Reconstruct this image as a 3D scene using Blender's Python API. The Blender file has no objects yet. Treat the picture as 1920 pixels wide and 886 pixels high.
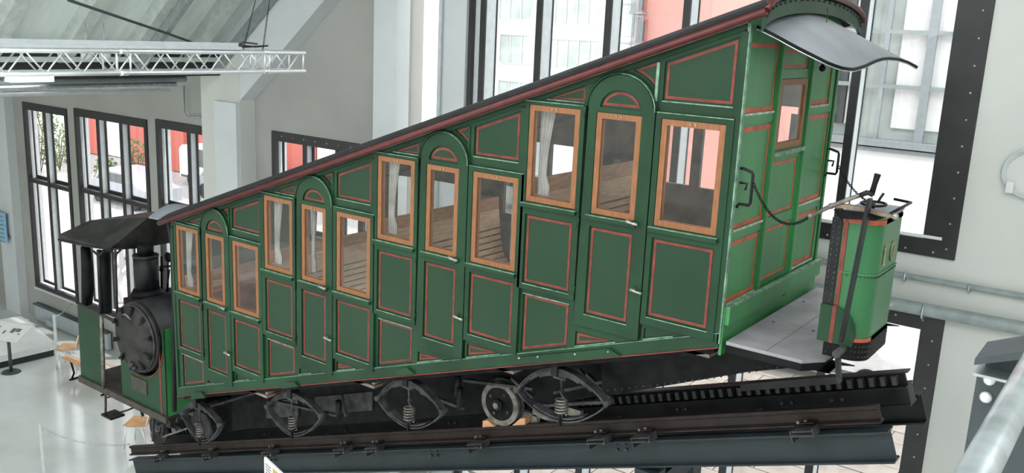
import bpy, bmesh, math, random
from mathutils import Vector, Matrix
from mathutils.geometry import tessellate_polygon
random.seed(7)
PI = math.pi
# ------------------------------------------------------------------ camera
HC = 7.8                       # eye height above the hall floor
FPX = 1704.36                  # focal length in pixels of the 1920 px frame
RT = Vector((0.80339151, 0.59379631, 0.0443623))
UP = Vector((-0.16660174, 0.15263039, 0.97413953))
FW = Vector((-0.57166943, 0.79000627, -0.22154946))
sc = bpy.context.scene
cd = bpy.data.cameras.new('camera'); cam = bpy.data.objects.new('camera', cd)
sc.collection.objects.link(cam); sc.camera = cam
cd.sensor_width = 36; cd.lens = FPX / 1920 * 36; cd.clip_start = .05; cd.clip_end = 400
cam.matrix_world = Matrix(((RT.x, UP.x, -FW.x, 0), (RT.y, UP.y, -FW.y, 0), (RT.z, UP.z, -FW.z, HC), (0, 0, 0, 1)))
# ------------------------------------------------------------------ sky, sun, added fill lights, exposure
w = bpy.data.worlds.new('sky'); sc.world = w; w.use_nodes = True
bg = w.node_tree.nodes['Background']; bg.inputs[0].default_value = (.93, .97, 1.0, 1); bg.inputs[1].default_value = 2.6
def sun(strength, rot, ang):
    l = bpy.data.lights.new('sun', 'SUN'); l.energy = strength; l.angle = ang; l.color = (1, .96, .9)
    o = bpy.data.objects.new('sun', l); sc.collection.objects.link(o); o.rotation_euler = rot
sun(3.0, Vector((-.3, -.35, -1.5)).to_track_quat('-Z', 'Y').to_euler(), .03)
def area(name, loc, aim, sx, sy, e, col=(1, 1, 1)):
    l = bpy.data.lights.new(name, 'AREA'); l.shape = 'RECTANGLE'; l.size = sx; l.size_y = sy; l.energy = e; l.color = col
    o = bpy.data.objects.new(name, l); sc.collection.objects.link(o); o.location = loc
    o.rotation_euler = (Vector(aim) - Vector(loc)).to_track_quat('-Z', 'Y').to_euler()
area('front_fill', (-8, -5.5, 12.8), (-6.5, 7, 3), 22, 7, 300, (.96, .99, 1))  # added unseen fill, brightens the near side from above
area('left_fill', (-18, 2, 7.2), (-18, 7, 0), 8, 5, 110, (.97, .99, 1))  # added unseen fill over the left floor
area('low_front_fill', (-7, -8.6, 6.0), (-7, 7, 5.6), 24, 5, 110, (1, 1, 1))  # added low fill, lightens the car interior, its side and the walls
area('end_fill', (3.2, 3.5, 11), (-4, 8, 6), 8, 7, 300, (.97, .99, 1))  # added unseen fill that brightens the uphill end of the car
sc.view_settings.view_transform = 'Standard'; sc.view_settings.look = 'None'
sc.view_settings.gamma = 1; sc.view_settings.use_curve_mapping = False; sc.view_settings.exposure = 0.35
# ------------------------------------------------------------------ helpers
def ray(px, py): return RT * ((px - 960) / FPX) + UP * (-(py - 443) / FPX) + FW
def on(px, py, ax, v):          # the point of the photograph's line of sight that lies on the plane axis = v
    d = ray(px, py); v = v - HC if ax == 2 else v
    p = d * (v / d[ax]); p.z += HC; return p
def PY(px, py, y): return on(px, py, 1, y)
def PX(px, py, x): return on(px, py, 0, x)
def xz(pts, y=6.5): return [(PY(a, b, y).x, PY(a, b, y).z) for a, b in pts]
C = sc.collection
ROOT = {}
class MB:
    def __init__(s): s.v = []; s.f = []; s.s = []
    def add(s, vs, fs, smooth=False):
        n = len(s.v); s.v += [tuple(v) for v in vs]; s.f += [tuple(i + n for i in f) for f in fs]; s.s += [smooth] * len(fs); return s
    def box(s, x0, x1, y0, y1, z0, z1):
        return s.add([(x, y, z) for x in (x0, x1) for y in (y0, y1) for z in (z0, z1)],
                     [(0, 1, 3, 2), (4, 6, 7, 5), (0, 4, 5, 1), (2, 3, 7, 6), (0, 2, 6, 4), (1, 5, 7, 3)])
    def bar(s, p, q, w, h, up=(0, 0, 1)):       # rectangular bar from p to q
        p = Vector(p); q = Vector(q); d = (q - p).normalized(); u = Vector(up)
        a = d.cross(u)
        if a.length < 1e-4: a = d.cross(Vector((1, 0, 0)))
        a.normalize(); b = a.cross(d).normalized(); a *= w / 2; b *= h / 2
        return s.add([c + i * a + j * b for c in (p, q) for i in (-1, 1) for j in (-1, 1)],
                     [(0, 1, 3, 2), (4, 6, 7, 5), (0, 4, 5, 1), (2, 3, 7, 6), (0, 2, 6, 4), (1, 5, 7, 3)])
    def prism(s, poly, a0, a1, ax='y', holes=()):
        loops = [list(poly)] + [list(h) for h in holes]
        def P(p, a): return (p[0], a, p[1]) if ax == 'y' else ((a, p[0], p[1]) if ax == 'x' else (p[0], p[1], a))
        flat = [p for l in loops for p in l]; n = len(flat)
        if len(loops) == 1 and n <= 4: tris = [tuple(range(n))]
        else: tris = tessellate_polygon([[Vector((p[0], p[1], 0)) for p in l] for l in loops])
        vs = [P(p, a0) for p in flat] + [P(p, a1) for p in flat]
        fs = [tuple(t) for t in tris] + [tuple(i + n for i in reversed(t)) for t in tris]
        k = 0
        for l in loops:
            m = len(l)
            for i in range(m): fs.append((k + i, k + (i + 1) % m, n + k + (i + 1) % m, n + k + i))
            k += m
        return s.add(vs, fs)
    def tube(s, pts, r, n=8, closed=False, cap=True):
        pts = [Vector(p) for p in pts]; m = len(pts); rs = r if isinstance(r, (list, tuple)) else [r] * m
        vs = []; ref = None
        for i, p in enumerate(pts):
            a = pts[(i - 1) % m] if (closed or i) else p; b = pts[(i + 1) % m] if (closed or i < m - 1) else p
            t = (b - a).normalized()
            if ref is None: ref = Vector((0, 0, 1)) if abs(t.z) < .9 else Vector((1, 0, 0))
            u = t.cross(ref); 
            if u.length < 1e-5: u = t.cross(Vector((.3, 1, .2)))
            u.normalize(); ref = u.cross(t).normalized()
            for k in range(n):
                an = 2 * PI * k / n; vs.append(p + rs[i] * (math.cos(an) * u + math.sin(an) * ref))
        fs = []
        for i in range(m if closed else m - 1):
            for k in range(n):
                j = (i + 1) % m; fs.append((i * n + k, i * n + (k + 1) % n, j * n + (k + 1) % n, j * n + k))
        s.add(vs, fs, True)
        if cap and not closed:
            b = len(s.v) - len(vs); s.f += [tuple(b + k for k in range(n)), tuple(b + (m - 1) * n + k for k in reversed(range(n)))]; s.s += [False, False]
        return s
    def cyl(s, p, q, r, n=16, r2=None): return s.tube([p, q], [r, r if r2 is None else r2], n)
    def ball(s, c, r, n=10, m=6, sc_=(1, 1, 1)):
        vs = []; fs = []
        for i in range(m + 1):
            th = PI * i / m
            for k in range(n): vs.append((c[0] + sc_[0] * r * math.sin(th) * math.cos(2 * PI * k / n), c[1] + sc_[1] * r * math.sin(th) * math.sin(2 * PI * k / n), c[2] + sc_[2] * r * math.cos(th)))
        for i in range(m):
            for k in range(n): fs.append((i * n + k, i * n + (k + 1) % n, (i + 1) * n + (k + 1) % n, (i + 1) * n + k))
        return s.add(vs, fs, True)
    def sheet(s, A, B, t, smooth=True):        # thick sheet between two polylines, thickness along t
        t = Vector(t); n = len(A); vs = [Vector(p) for p in A] + [Vector(p) for p in B]; vs += [v + t for v in vs]; fs = []
        for i in range(n - 1):
            fs += [(i, i + 1, n + i + 1, n + i), (2 * n + i, 3 * n + i, 3 * n + i + 1, 2 * n + i + 1),
                   (i, 2 * n + i, 2 * n + i + 1, i + 1), (n + i, n + i + 1, 3 * n + i + 1, 3 * n + i)]
        fs += [(0, n, 3 * n, 2 * n), (n - 1, 3 * n - 1, 4 * n - 1, 2 * n - 1)]
        return s.add(vs, fs, False)
    def build(s, name, mat, parent=None, label=None, cat=None, group=None, kind=None, recalc=True):
        me = bpy.data.meshes.new(name)
        off = ROOT.get(parent.name, Vector()) if parent else Vector(s.v[0]) * 0
        if not parent and s.v:
            xs, ys, zs = zip(*s.v); off = Vector(((min(xs) + max(xs)) / 2, (min(ys) + max(ys)) / 2, min(zs)))
        me.from_pydata([(v[0] - off.x, v[1] - off.y, v[2] - off.z) for v in s.v], [], s.f)
        me.polygons.foreach_set('use_smooth', s.s)
        if recalc:
            bm = bmesh.new(); bm.from_mesh(me); bmesh.ops.recalc_face_normals(bm, faces=bm.faces); bm.to_mesh(me); bm.free()
        me.materials.append(mat)
        o = bpy.data.objects.new(name, me); C.objects.link(o)
        if parent: o.parent = parent; ROOT[o.name] = off
        else: o.location = off; ROOT[o.name] = off
        return tag(o, label, cat, group, kind)
def tag(o, label=None, cat=None, group=None, kind=None):
    if label: o['label'] = label
    if cat: o['category'] = cat
    if group: o['group'] = group
    if kind: o['kind'] = kind
    return o
def thing(name, loc, label, cat, group=None):
    o = bpy.data.objects.new(name, None); C.objects.link(o); o.location = loc; o.empty_display_size = .2
    ROOT[o.name] = Vector(loc); return tag(o, label, cat, group)
def inst(src, parent, dloc, name=None):         # another copy of a part, sharing its mesh
    c = src.copy(); C.objects.link(c); c.parent = parent; c.location = Vector(src.location) + Vector(dloc)
    ROOT[c.name] = ROOT.get(src.name, Vector()); return c
def inset(poly, d):                             # polygon moved inwards by d
    n = len(poly); ar = sum(poly[i][0] * poly[(i + 1) % n][1] - poly[(i + 1) % n][0] * poly[i][1] for i in range(n))
    sg = 1 if ar > 0 else -1; out = []
    for i in range(n):
        p0, p1, p2 = Vector(poly[i - 1]), Vector(poly[i]), Vector(poly[(i + 1) % n])
        d1 = (p1 - p0).normalized(); d2 = (p2 - p1).normalized()
        n1 = Vector((-d1.y, d1.x)) * sg; n2 = Vector((-d2.y, d2.x)) * sg; b = n1 + n2
        L = b.length_squared; b = b * (2 * d / L) * .5 * 2 / 2 if L > 1e-6 else n1 * d
        b = (n1 + n2) * (d / (1 + n1.dot(n2))) if 1 + n1.dot(n2) > .12 else (n1 + n2) * (d / .12)
        out.append((p1.x + b.x, p1.y + b.y))
    return out
# ------------------------------------------------------------------ materials
def mat(name, col, rough=.6, metal=0., noise=0., nscale=8., bump=0., bscale=40., col2=None, spec=.5, stretch=None):
    m = bpy.data.materials.new(name); m.use_nodes = True; nt = m.node_tree; b = nt.nodes['Principled BSDF']
    b.inputs['Roughness'].default_value = rough; b.inputs['Metallic'].default_value = metal
    b.inputs['Specular IOR Level'].default_value = spec; c = (*col, 1)
    tc = nt.nodes.new('ShaderNodeTexCoord'); mp = nt.nodes.new('ShaderNodeMapping'); nt.links.new(tc.outputs['Object'], mp.inputs[0])
    if stretch: mp.inputs['Scale'].default_value = stretch
    nz = nt.nodes.new('ShaderNodeTexNoise'); nz.inputs['Scale'].default_value = nscale; nz.inputs['Detail'].default_value = 4
    nt.links.new(mp.outputs[0], nz.inputs[0])
    mx = nt.nodes.new('ShaderNodeMix'); mx.data_type = 'RGBA'
    k = noise if noise else .04; c2 = (*col2, 1) if col2 else tuple(min(1, x * (1 - k * 1.6)) for x in col) + (1,)
    mx.inputs[6].default_value = c if col2 else tuple(min(1, x * (1 + k)) for x in col) + (1,); mx.inputs[7].default_value = c2
    rp = nt.nodes.new('ShaderNodeMapRange'); rp.inputs[1].default_value = .35; rp.inputs[2].default_value = .68
    nt.links.new(nz.outputs[0], rp.inputs[0]); nt.links.new(rp.outputs[0], mx.inputs[0]); nt.links.new(mx.outputs[2], b.inputs['Base Color'])
    if bump:
        n2 = nt.nodes.new('ShaderNodeTexNoise'); n2.inputs['Scale'].default_value = bscale; nt.links.new(mp.outputs[0], n2.inputs[0])
        bp = nt.nodes.new('ShaderNodeBump'); bp.inputs['Strength'].default_value = bump; bp.inputs['Distance'].default_value = .01
        nt.links.new(n2.outputs[0], bp.inputs['Height']); nt.links.new(bp.outputs[0], b.inputs['Normal'])
    return m
def glass(name, tint=(1, 1, 1), ior=1.45):
    m = bpy.data.materials.new(name); m.use_nodes = True; nt = m.node_tree; nt.nodes.remove(nt.nodes['Principled BSDF'])
    t = nt.nodes.new('ShaderNodeBsdfTransparent'); t.inputs[0].default_value = (*tint, 1)
    g = nt.nodes.new('ShaderNodeBsdfGlossy'); g.inputs['Roughness'].default_value = .02
    f = nt.nodes.new('ShaderNodeFresnel'); gm = nt.nodes.new('ShaderNodeNewGeometry')
    io = nt.nodes.new('ShaderNodeMapRange'); io.inputs[3].default_value = ior; io.inputs[4].default_value = 1 / ior   # both faces of the sheet reflect alike
    nt.links.new(gm.outputs['Backfacing'], io.inputs[0]); nt.links.new(io.outputs[0], f.inputs[0])
    x = nt.nodes.new('ShaderNodeMixShader'); nt.links.new(f.outputs[0], x.inputs[0]); nt.links.new(t.outputs[0], x.inputs[1]); nt.links.new(g.outputs[0], x.inputs[2])
    nt.links.new(x.outputs[0], nt.nodes['Material Output'].inputs[0]); return m
def emit(name, col, s):
    m = bpy.data.materials.new(name); m.use_nodes = True; b = m.node_tree.nodes['Principled BSDF']
    b.inputs['Base Color'].default_value = (*col, 1); b.inputs['Emission Color'].default_value = (*col, 1); b.inputs['Emission Strength'].default_value = s; return m
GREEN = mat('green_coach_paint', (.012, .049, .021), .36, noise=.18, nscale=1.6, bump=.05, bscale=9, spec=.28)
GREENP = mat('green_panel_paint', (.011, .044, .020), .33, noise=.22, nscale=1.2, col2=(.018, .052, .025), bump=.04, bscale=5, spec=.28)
GREEN_LIT = mat('green_lit_end', (.042, .215, .068), .34, noise=.15, nscale=2.2, bump=.04, bscale=6, stretch=(1, 1, .3))  # coach green lightened to paint in the stronger light on the uphill end
RED = mat('red_pinstripe_paint', (.20, .030, .019), .45, noise=.25, nscale=9)
REDE = mat('red_orange_trim_paint', (.50, .095, .045), .45, noise=.2, nscale=9)
WINE = mat('wine_red_roof_trim', (.105, .018, .018), .36, noise=.15)
EDGE = mat('pale_green_edge_paint', (.17, .30, .21), .5, noise=.35, nscale=14)  # pale green for thin edge strips, end sill and corner post
EDGEW = mat('pale_edge_paint', (.42, .50, .42), .5, noise=.3, nscale=14)
OAK = mat('varnished_window_wood', (.29, .115, .042), .45, noise=.14, nscale=9, bump=.08, bscale=30, stretch=(6, 6, 1))
BENCH = mat('bench_slat_wood', (.90, .60, .36), .5, noise=.1, nscale=6, bump=.08, bscale=25, stretch=(6, 1, 6))
BENCHD = mat('bench_board_wood', (.66, .32, .15), .5, noise=.15, nscale=6, stretch=(6, 1, 6))
INNER = mat('dark_interior_wood', (.23, .18, .14), .6, noise=.3, nscale=5)
CREAM = mat('interior_end_panel', (.30, .27, .22), .5, noise=.25, nscale=4)
CLOTH = mat('grey_curtain_cloth', (.36, .35, .33), .9, noise=.2, nscale=5, bump=.2, bscale=60)
BLACK = mat('black_iron', (.010, .010, .011), .5, noise=.4, nscale=7, bump=.1, bscale=30, spec=.12)
BLACKM = mat('black_enamelled_iron', (.014, .014, .016), .4, noise=.35, nscale=4, bump=.05, bscale=20, spec=.25)
IRON = mat('dull_grey_iron', (.060, .060, .064), .5, spec=.3, metal=.2, noise=.35, nscale=9, bump=.1, bscale=40)
IRONL = mat('worn_light_iron', (.20, .185, .165), .45, metal=.5, noise=.35, nscale=12, bump=.1, bscale=50)
SOOT = mat('soot_brown_iron', (.030, .027, .026), .5, spec=.3, noise=.4, nscale=4, bump=.1, bscale=25)
RUSTY = mat('rust_brown_rail_steel', (.034, .022, .018), .55, spec=.3, metal=.2, noise=.4, nscale=6, bump=.15, bscale=40, col2=(.016, .013, .013))
BEAM = mat('blue_grey_beam_paint', (.024, .033, .038), .45, noise=.12, nscale=2, spec=.3)
BEAMB = mat('black_beam_paint', (.012, .014, .016), .45, noise=.2, nscale=3, spec=.2)
ROOFT = mat('dark_roof_tar_sheet', (.012, .012, .013), .75, noise=.3, nscale=5, bump=.1, bscale=20)
HOOD = mat('grey_canopy_sheet', (.30, .32, .35), .5, noise=.2, nscale=2.5, col2=(.23, .245, .27), bump=.05, bscale=8)
DECK = mat('grey_platform_boards', (.30, .28, .30), .6, noise=.15, nscale=3, bump=.1, bscale=30)
BRASS = mat('tarnished_brass', (.42, .36, .25), .35, metal=.8, noise=.2)
CHROME = mat('worn_nickel', (.46, .44, .40), .4, metal=.8, noise=.25, nscale=20)
PLATE = mat('brown_name_plate', (.050, .040, .034), .5, noise=.3)
WOODT = mat('weathered_handrail_wood', (.20, .14, .10), .6, noise=.4, nscale=10)
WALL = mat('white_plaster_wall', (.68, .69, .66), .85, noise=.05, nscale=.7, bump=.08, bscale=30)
WALL_DIM = mat('dim_plaster_wall', (.42, .42, .40), .85, noise=.06, nscale=.6, bump=.08, bscale=30)  # wall paint darkened for the weaker light on the left part
WHITEP = mat('white_column_paint', (.70, .74, .76), .6, noise=.04, nscale=1)
CEIL = mat('pale_green_ceiling_board', (.76, .84, .80), .7, noise=.05, nscale=1.2, stretch=(1, 6, 1))
CEILB = mat('grey_ceiling_rafter', (.55, .60, .57), .7, noise=.08)
FLOOR = mat('polished_grey_screed', (.64, .67, .65), .12, noise=.08, nscale=.8, bump=.02, bscale=1.2)
FRAME = mat('dark_window_steel', (.028, .028, .030), .4, noise=.15, nscale=3)
FRAMEL = mat('pale_window_steel', (.62, .66, .68), .5, noise=.05)
ALU = mat('bright_aluminium_tube', (.93, .94, .95), .36, metal=.75, noise=.04)
STEEL = mat('galvanised_steel', (.50, .54, .56), .32, metal=.75, noise=.15, nscale=12)
PIPE = mat('grey_painted_pipe', (.30, .35, .35), .45, noise=.1)
PIPEB = mat('blue_grey_radiator_paint', (.42, .50, .52), .5, noise=.05)
DGREY = mat('dark_grey_bracket_paint', (.050, .064, .072), .55, noise=.08)
SEATW = mat('beech_plywood', (.72, .38, .15), .4, noise=.15, nscale=5)
WEDGE = mat('raw_pine_wedge', (.62, .34, .18), .7, noise=.2)
PLINTH = mat('white_plinth_board', (.80, .81, .80), .6, noise=.03)
PAPER = mat('white_print_sheet', (.80, .80, .78), .7, noise=.02)
INK = mat('grey_print_ink', (.18, .18, .18), .8)
GOLD = mat('ochre_print', (.55, .40, .14), .7, noise=.1)
BLUEP = mat('pale_blue_print', (.32, .58, .80), .7, noise=.08)
ORANGE = mat('orange_upholstery', (.42, .075, .025), .7, noise=.2)
GLASS = glass('carriage_glass', (.98, .98, .975)); GLASSW = glass('window_glass', (1, 1, 1))
OUTW = mat('white_render_facade', (.88, .88, .88), .9, noise=.03, nscale=2, bump=.05)
OUTP = mat('salmon_render_facade', (.52, .13, .10), .9, noise=.05)
OUTPL = mat('pale_salmon_render', (.62, .29, .25), .9, noise=.03)
OUTG = mat('facade_window_glass', (.10, .12, .115), .15, noise=.3, nscale=.6)
OUTF = mat('facade_grey_frame', (.27, .30, .31), .5, noise=.05)
OUTFL = mat('facade_pale_frame', (.58, .59, .60), .5, noise=.05)
OUTL = mat('facade_pane_pale', (.52, .58, .55), .2, noise=.12, nscale=1)
PAVE = mat('pale_paving_slab', (.24, .215, .19), .85, noise=.12, nscale=2, bump=.2, bscale=20)
GRAV = mat('rough_pale_gravel', (.42, .41, .40), .95, noise=.3, nscale=14, bump=.8, bscale=30)
LEAF = mat('shrub_leaf', (.14, .22, .07), .7, noise=.4, nscale=10); BARK = mat('shrub_bark', (.12, .09, .06), .8)
CARW = mat('white_car_paint', (.80, .80, .80), .3); CARG = mat('silver_car_paint', (.42, .45, .50), .3, metal=.3)
TYRE = mat('black_tyre_rubber', (.02, .02, .02), .8); CGL = mat('dark_car_window', (.10, .11, .12), .1)
SKIN = mat('skin_tone', (.62, .38, .28), .6); SHIRT = mat('white_shirt_cloth', (.80, .80, .82), .9); HAIR = mat('dark_hair', (.05, .035, .025), .7)
LAMP = emit('fluorescent_diffuser', (1, 1, 1), 2.2)
# ================================================================== THE SETTING
W = 11.0; WT = .32
MB().box(-26, 4, -9, W + WT, -.3, 0).build('floor', FLOOR, kind='structure')
def R(x0, x1, z0, z1): return [(x0, z0), (x1, z0), (x1, z1), (x0, z1)]
WIN = [(-22.95, -20.88, .85, 5.55), (-20.55, -17.62, .85, 5.60), (-17.30, -15.0, .85, 5.65), (-13.56, -10.95, .85, 5.78),
       (-8.93, -1.80, 5.49, 12.6), (-8.93, -1.80, .05, 4.82)]
MB().prism(R(-26, -8.95, 0, 14), W, W + WT, holes=[R(*q) for q in WIN[:4]] + [R(-10.148, -9.50, .3, 13.4)]).build('wall_back', WALL_DIM, kind='structure')
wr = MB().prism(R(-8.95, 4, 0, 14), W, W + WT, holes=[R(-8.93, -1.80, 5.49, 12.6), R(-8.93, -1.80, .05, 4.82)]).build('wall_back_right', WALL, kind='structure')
wl = MB().box(-26.2, -25.2, -9, W + WT, 0, 14).build('wall_left', WALL, kind='structure')
MB().box(3.8, 4.2, -9, W + WT, 0, 14).build('wall_right', WALL, kind='structure')
MB().box(-26, 4, -9.4, -9, 0, 14).build('wall_front', WALL, kind='structure')
# pilasters of the portal frame and left-hand columns
MB().box(-15.22, -14.05, W - .35, W - .002, 0, 7.35).build('pilaster', WALL, wl and bpy.data.objects['wall_back'])
MB().box(-14.72, -14.06, W - .43, W - .351, 0, 6.25).build('pilaster_casing', WHITEP, bpy.data.objects['wall_back'])
MB().box(-24.20, -23.45, W - .22, W - .002, 0, 7).build('pilaster', WHITEP, bpy.data.objects['wall_back'])
MB().box(-10.66, -10.15, W - .30, W - .002, 0, 14).build('trim_1', WHITEP, kind='structure')
MB().box(-9.50, -8.95, W - .06, W - .002, 0, 14).build('trim_2', WHITEP, kind='structure')
# sloping gable haunch above the pilaster and the roof
def roofz(x): return 7.1 + .80 * (x + 14.6)
MB().prism([(-15.2, 6.3), (-14.05, 6.3), (-8.95, roofz(-8.95) - 1.2), (-8.95, roofz(-8.95)), (-15.2, 7.1)], W - .34, W - .003).build('rafter', WHITEP, bpy.data.objects['wall_back'])
ce = MB().prism([(-14.6, 7.35), (-6.9, roofz(-6.9) + .3), (4, roofz(-6.9) + .3), (4, roofz(-6.9) + .5), (-7.0, roofz(-6.9) + .5), (-14.8, 7.55)], 1.5, W).build('ceiling', CEILB, kind='structure')
MB().box(-26, -14.6, -2, W, 7.35, 7.5).build('ceiling_annex', CEILB, kind='structure')
def slope_pt(x, dn=0): return (x, roofz(x) + dn)
ys = [3.0, 4.2, 5.4, 6.55, 7.7, 8.85, 10.0, W]
for i in range(len(ys) - 1):      # ceiling boards between the rafters
    for k in range(5):
        x0 = -14.55 + k * 1.5; x1 = x0 + 1.485
        p = [slope_pt(x0, .16), slope_pt(x1, .16), slope_pt(x1, .22), slope_pt(x0, .22)]
        MB().prism(p, ys[i] + .11, ys[i + 1] - .11).build('ceiling_board', CEIL, ce)
for i, y in enumerate(ys[1:-1]):
    p = [slope_pt(-14.6, -.14), slope_pt(-7, -.14), slope_pt(-7, .28), slope_pt(-14.6, .28)]
    MB().prism(p, y - .11, y + .11).build('rafter', CEILB, ce)
for y in (8.98, 10.55):           # two darker steel rafters hung below the others
    MB().prism([slope_pt(-14.6, -.34), slope_pt(-7, -.34), slope_pt(-7, -.16), slope_pt(-14.6, -.16)], y - .05, y + .05).build('rafter', PIPE, ce, 'dark steel rafter')
MB().box(-14.9, -14.6, -2, W - .36, 6.72, 7.12).build('edge_beam', FRAME, ce)
MB().box(-14.58, -14.45, -2, W - .36, 6.98, 7.06).build('edge_beam', CEILB, ce)
MB().tube([PY(128, 0, 6.6), PY(300, 58, 8.7), PY(362, 80, 9.8)], .022).build('tie_rod', DGREY, None, 'dark tie rod running slantwise under the pale ceiling boards', 'rod')

def window_unit(n, x0, x1, z0, z1, muls, trans, fw=.11, sill=True, rivets=False, right=None, left=None, name='window'):
    t = thing(f'{name}_{n}', ((x0 + x1) / 2, W, z0), None, None); t['kind'] = 'structure'
    g = .004; rw = right or fw; lw = left or fw
    MB().prism(R(x0 + g, x1 - g, z0 + g, z1 - g), W - .03, W + .05, holes=[R(x0 + lw, x1 - rw, z0 + fw, z1 - fw * 1.6)]).build('window_frame', FRAME, t)
    MB().prism(R(x0 + g, x1 - g, z0 + g, z1 - g), W + .051, W + .29, holes=[R(x0 + .05, x1 - .05, z0 + .05, z1 - .05)]).build('reveal', FRAMEL, t)
    zs = [z0 + fw] + sum([[q - .05, q + .05] for q in trans], []) + [z1 - fw * 1.6]
    for q in trans: MB().box(x0 + fw, x1 - rw, W - .02, W + .155, q - .05, q + .05).build('transom', FRAME, t)
    for m in muls:
        hw = .045 if sill else .050; dp = .13 if sill else .26
        mm = MB().box(m - hw, m + hw, W - .03, W + .0, z0 + fw, z1 - fw * 1.6).build('mullion', FRAME, t)
        MB().box(m - .025, m + .025, W, W + dp, z0 + fw, z1 - fw * 1.6).build('mullion_web', FRAMEL, mm)
        MB().box(m - .035, m + .035, W + dp, W + dp + .03, z0 + fw, z1 - fw * 1.6).build('mullion_flange', FRAME, mm)
    PD = .16 if sill else .295
    xs = [x0 + lw] + sum([[m - .03, m + .03] for m in muls], []) + [x1 - rw]
    for i in range(0, len(xs), 2):
        for j in range(0, len(zs), 2):
            MB().box(xs[i], xs[i + 1], W + PD, W + PD + .006, zs[j], zs[j + 1]).build('pane', GLASSW, t)
            if sill:
                for ax in (xs[i] + .02, xs[i + 1] - .02): MB().box(ax - .02, ax + .02, W + .13, W + .158, zs[j], zs[j + 1]).build('casement', FRAME, t)
                MB().box(xs[i] + .04, xs[i + 1] - .04, W + .13, W + .158, zs[j], zs[j] + .07).build('casement', FRAME, t)
    if sill: MB().box(x0, x1, W - .06, W + .05, z0 - .05, z0 - .002).build('sill', FRAMEL, t)
    if rivets:
        r = MB(); k = z0 + .12
        while k < z1: r.ball((x1 - .10, W - .03, k), .014, 6, 4); k += .29
        k = x0 + .3
        while k < x1: r.ball((k, W - .03, z0 + .06 if n == 5 else z1 - .08), .014, 6, 4); k += .3
        r.build('rivets', STEEL, t, kind='stuff')
    return t
def ms(x0, x1, n): return [x0 + (x1 - x0) * i / n for i in range(1, n)]
window_unit(1, *WIN[0], ms(-22.9, -20.95, 2), [3.62])
window_unit(2, *WIN[1], ms(-20.5, -17.7, 3), [3.70])
window_unit(3, *WIN[2], ms(-17.3, -15.0, 2), [3.80])
window_unit(4, *WIN[3], ms(-13.5, -10.95, 3), [3.9], rivets=True)
MX = [-8.66, -7.64, -6.50, -5.34, -4.24, -3.13]
window_unit(5, *WIN[4], MX, [], fw=.20, sill=False, rivets=True, right=.36, left=.07)
window_unit(6, *WIN[5], [-7.64, -6.50, -5.39, -4.24, -3.10], [], fw=.12, sill=False, rivets=True, right=.24)
MB().box(-10.147, -9.501, W + .05, W + .06, .3, 13.4).build('window_7', GLASSW, kind='structure')
MB().box(-8.73, -1.96, W - .035, W + .0, 5.70, 5.735).build('window_ledge', PLINTH, bpy.data.objects['window_5'])  # white colour paints the highlight along the frame's ledge strip
MB().box(-8.95, 4, W - .02, W - .002, 0, .12).build('baseboard_back', FRAME, kind='structure')
# pipes on the wall
def pipe(name, pts, r, label, m=PIPE, cl=()):
    o = MB().tube(pts, r, 12).build(name, m, None, label, 'pipe')
    for c in cl:
        d = Vector(c); MB().tube([d + Vector((0, (r + .012) * math.cos(a), (r + .012) * math.sin(a))) for a in [2 * PI * k / 14 for k in range(14)]], .014, 6, closed=True).build('pipe_clamp', STEEL, o)
    return o
pz = 5.22
pipe('wall_pipe', [(-8.9, W - .06, pz - .03), (-1.0, W - .06, pz + .02), (3.7, W - .06, pz + .04)], .035, 'thin grey pipe running along the white wall just below the big window', PIPE, [(-2.28, W - .06, pz), (-1.60, W - .06, pz), (-3.6, W - .06, pz)])
pipe('drain_pipe', [(-8.9, W - .11, 4.82), (3.7, W - .11, 4.95)], .078, 'thick grey pipe along the white wall over the lower window head', PIPE, [(-2.02, W - .11, 4.87), (-4.5, W - .11, 4.85)])
pipe('wall_pipe', [(-9.42, W - .11, .2), (-9.42, W - .11, 13.5)], .03, 'slim vertical pipe on the white wall left of the big window', FRAMEL, [])
for i, (x, z, r) in enumerate(((-14.75, 6.66, .06), (-14.60, 6.58, .045), (-14.35, 6.50, .03), (-14.95, 6.60, .03))):
    pipe('eave_pipe', [(x, -2, z), (x, 10.0 - .3 * i, z)], r, ['thickest grey eave pipe under the dark edge beam', 'middle grey eave pipe under the dark edge beam', 'thin pale pipe, lowest of the pipes under the dark edge beam', 'thin grey pipe behind the other eave pipes'][i], [PIPE, STEEL, FRAMEL, PIPE][i])
cp = [PY(345, 160, 10.9), PY(346, 210, 10.9), PY(350, 217, 10.9), PY(378, 221, 10.9), PY(379, 232, 10.9)]
pipe('conduit', cp, .016, 'thin bent conduit above the left windows beside the pilaster', STEEL)
t = thing('ceiling_light', PX(55, 145, -14.5), 'white box light under the truss at the upper left', 'light')
a, b = PX(15, 143, -14.5).y, PX(95, 143, -14.5).y
MB().box(-14.62, -14.40, a, b, 6.68, 6.80).build('diffuser', LAMP, t); MB().box(-14.63, -14.39, a - .03, b + .03, 6.802, 6.84).build('housing', STEEL, t)
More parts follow.
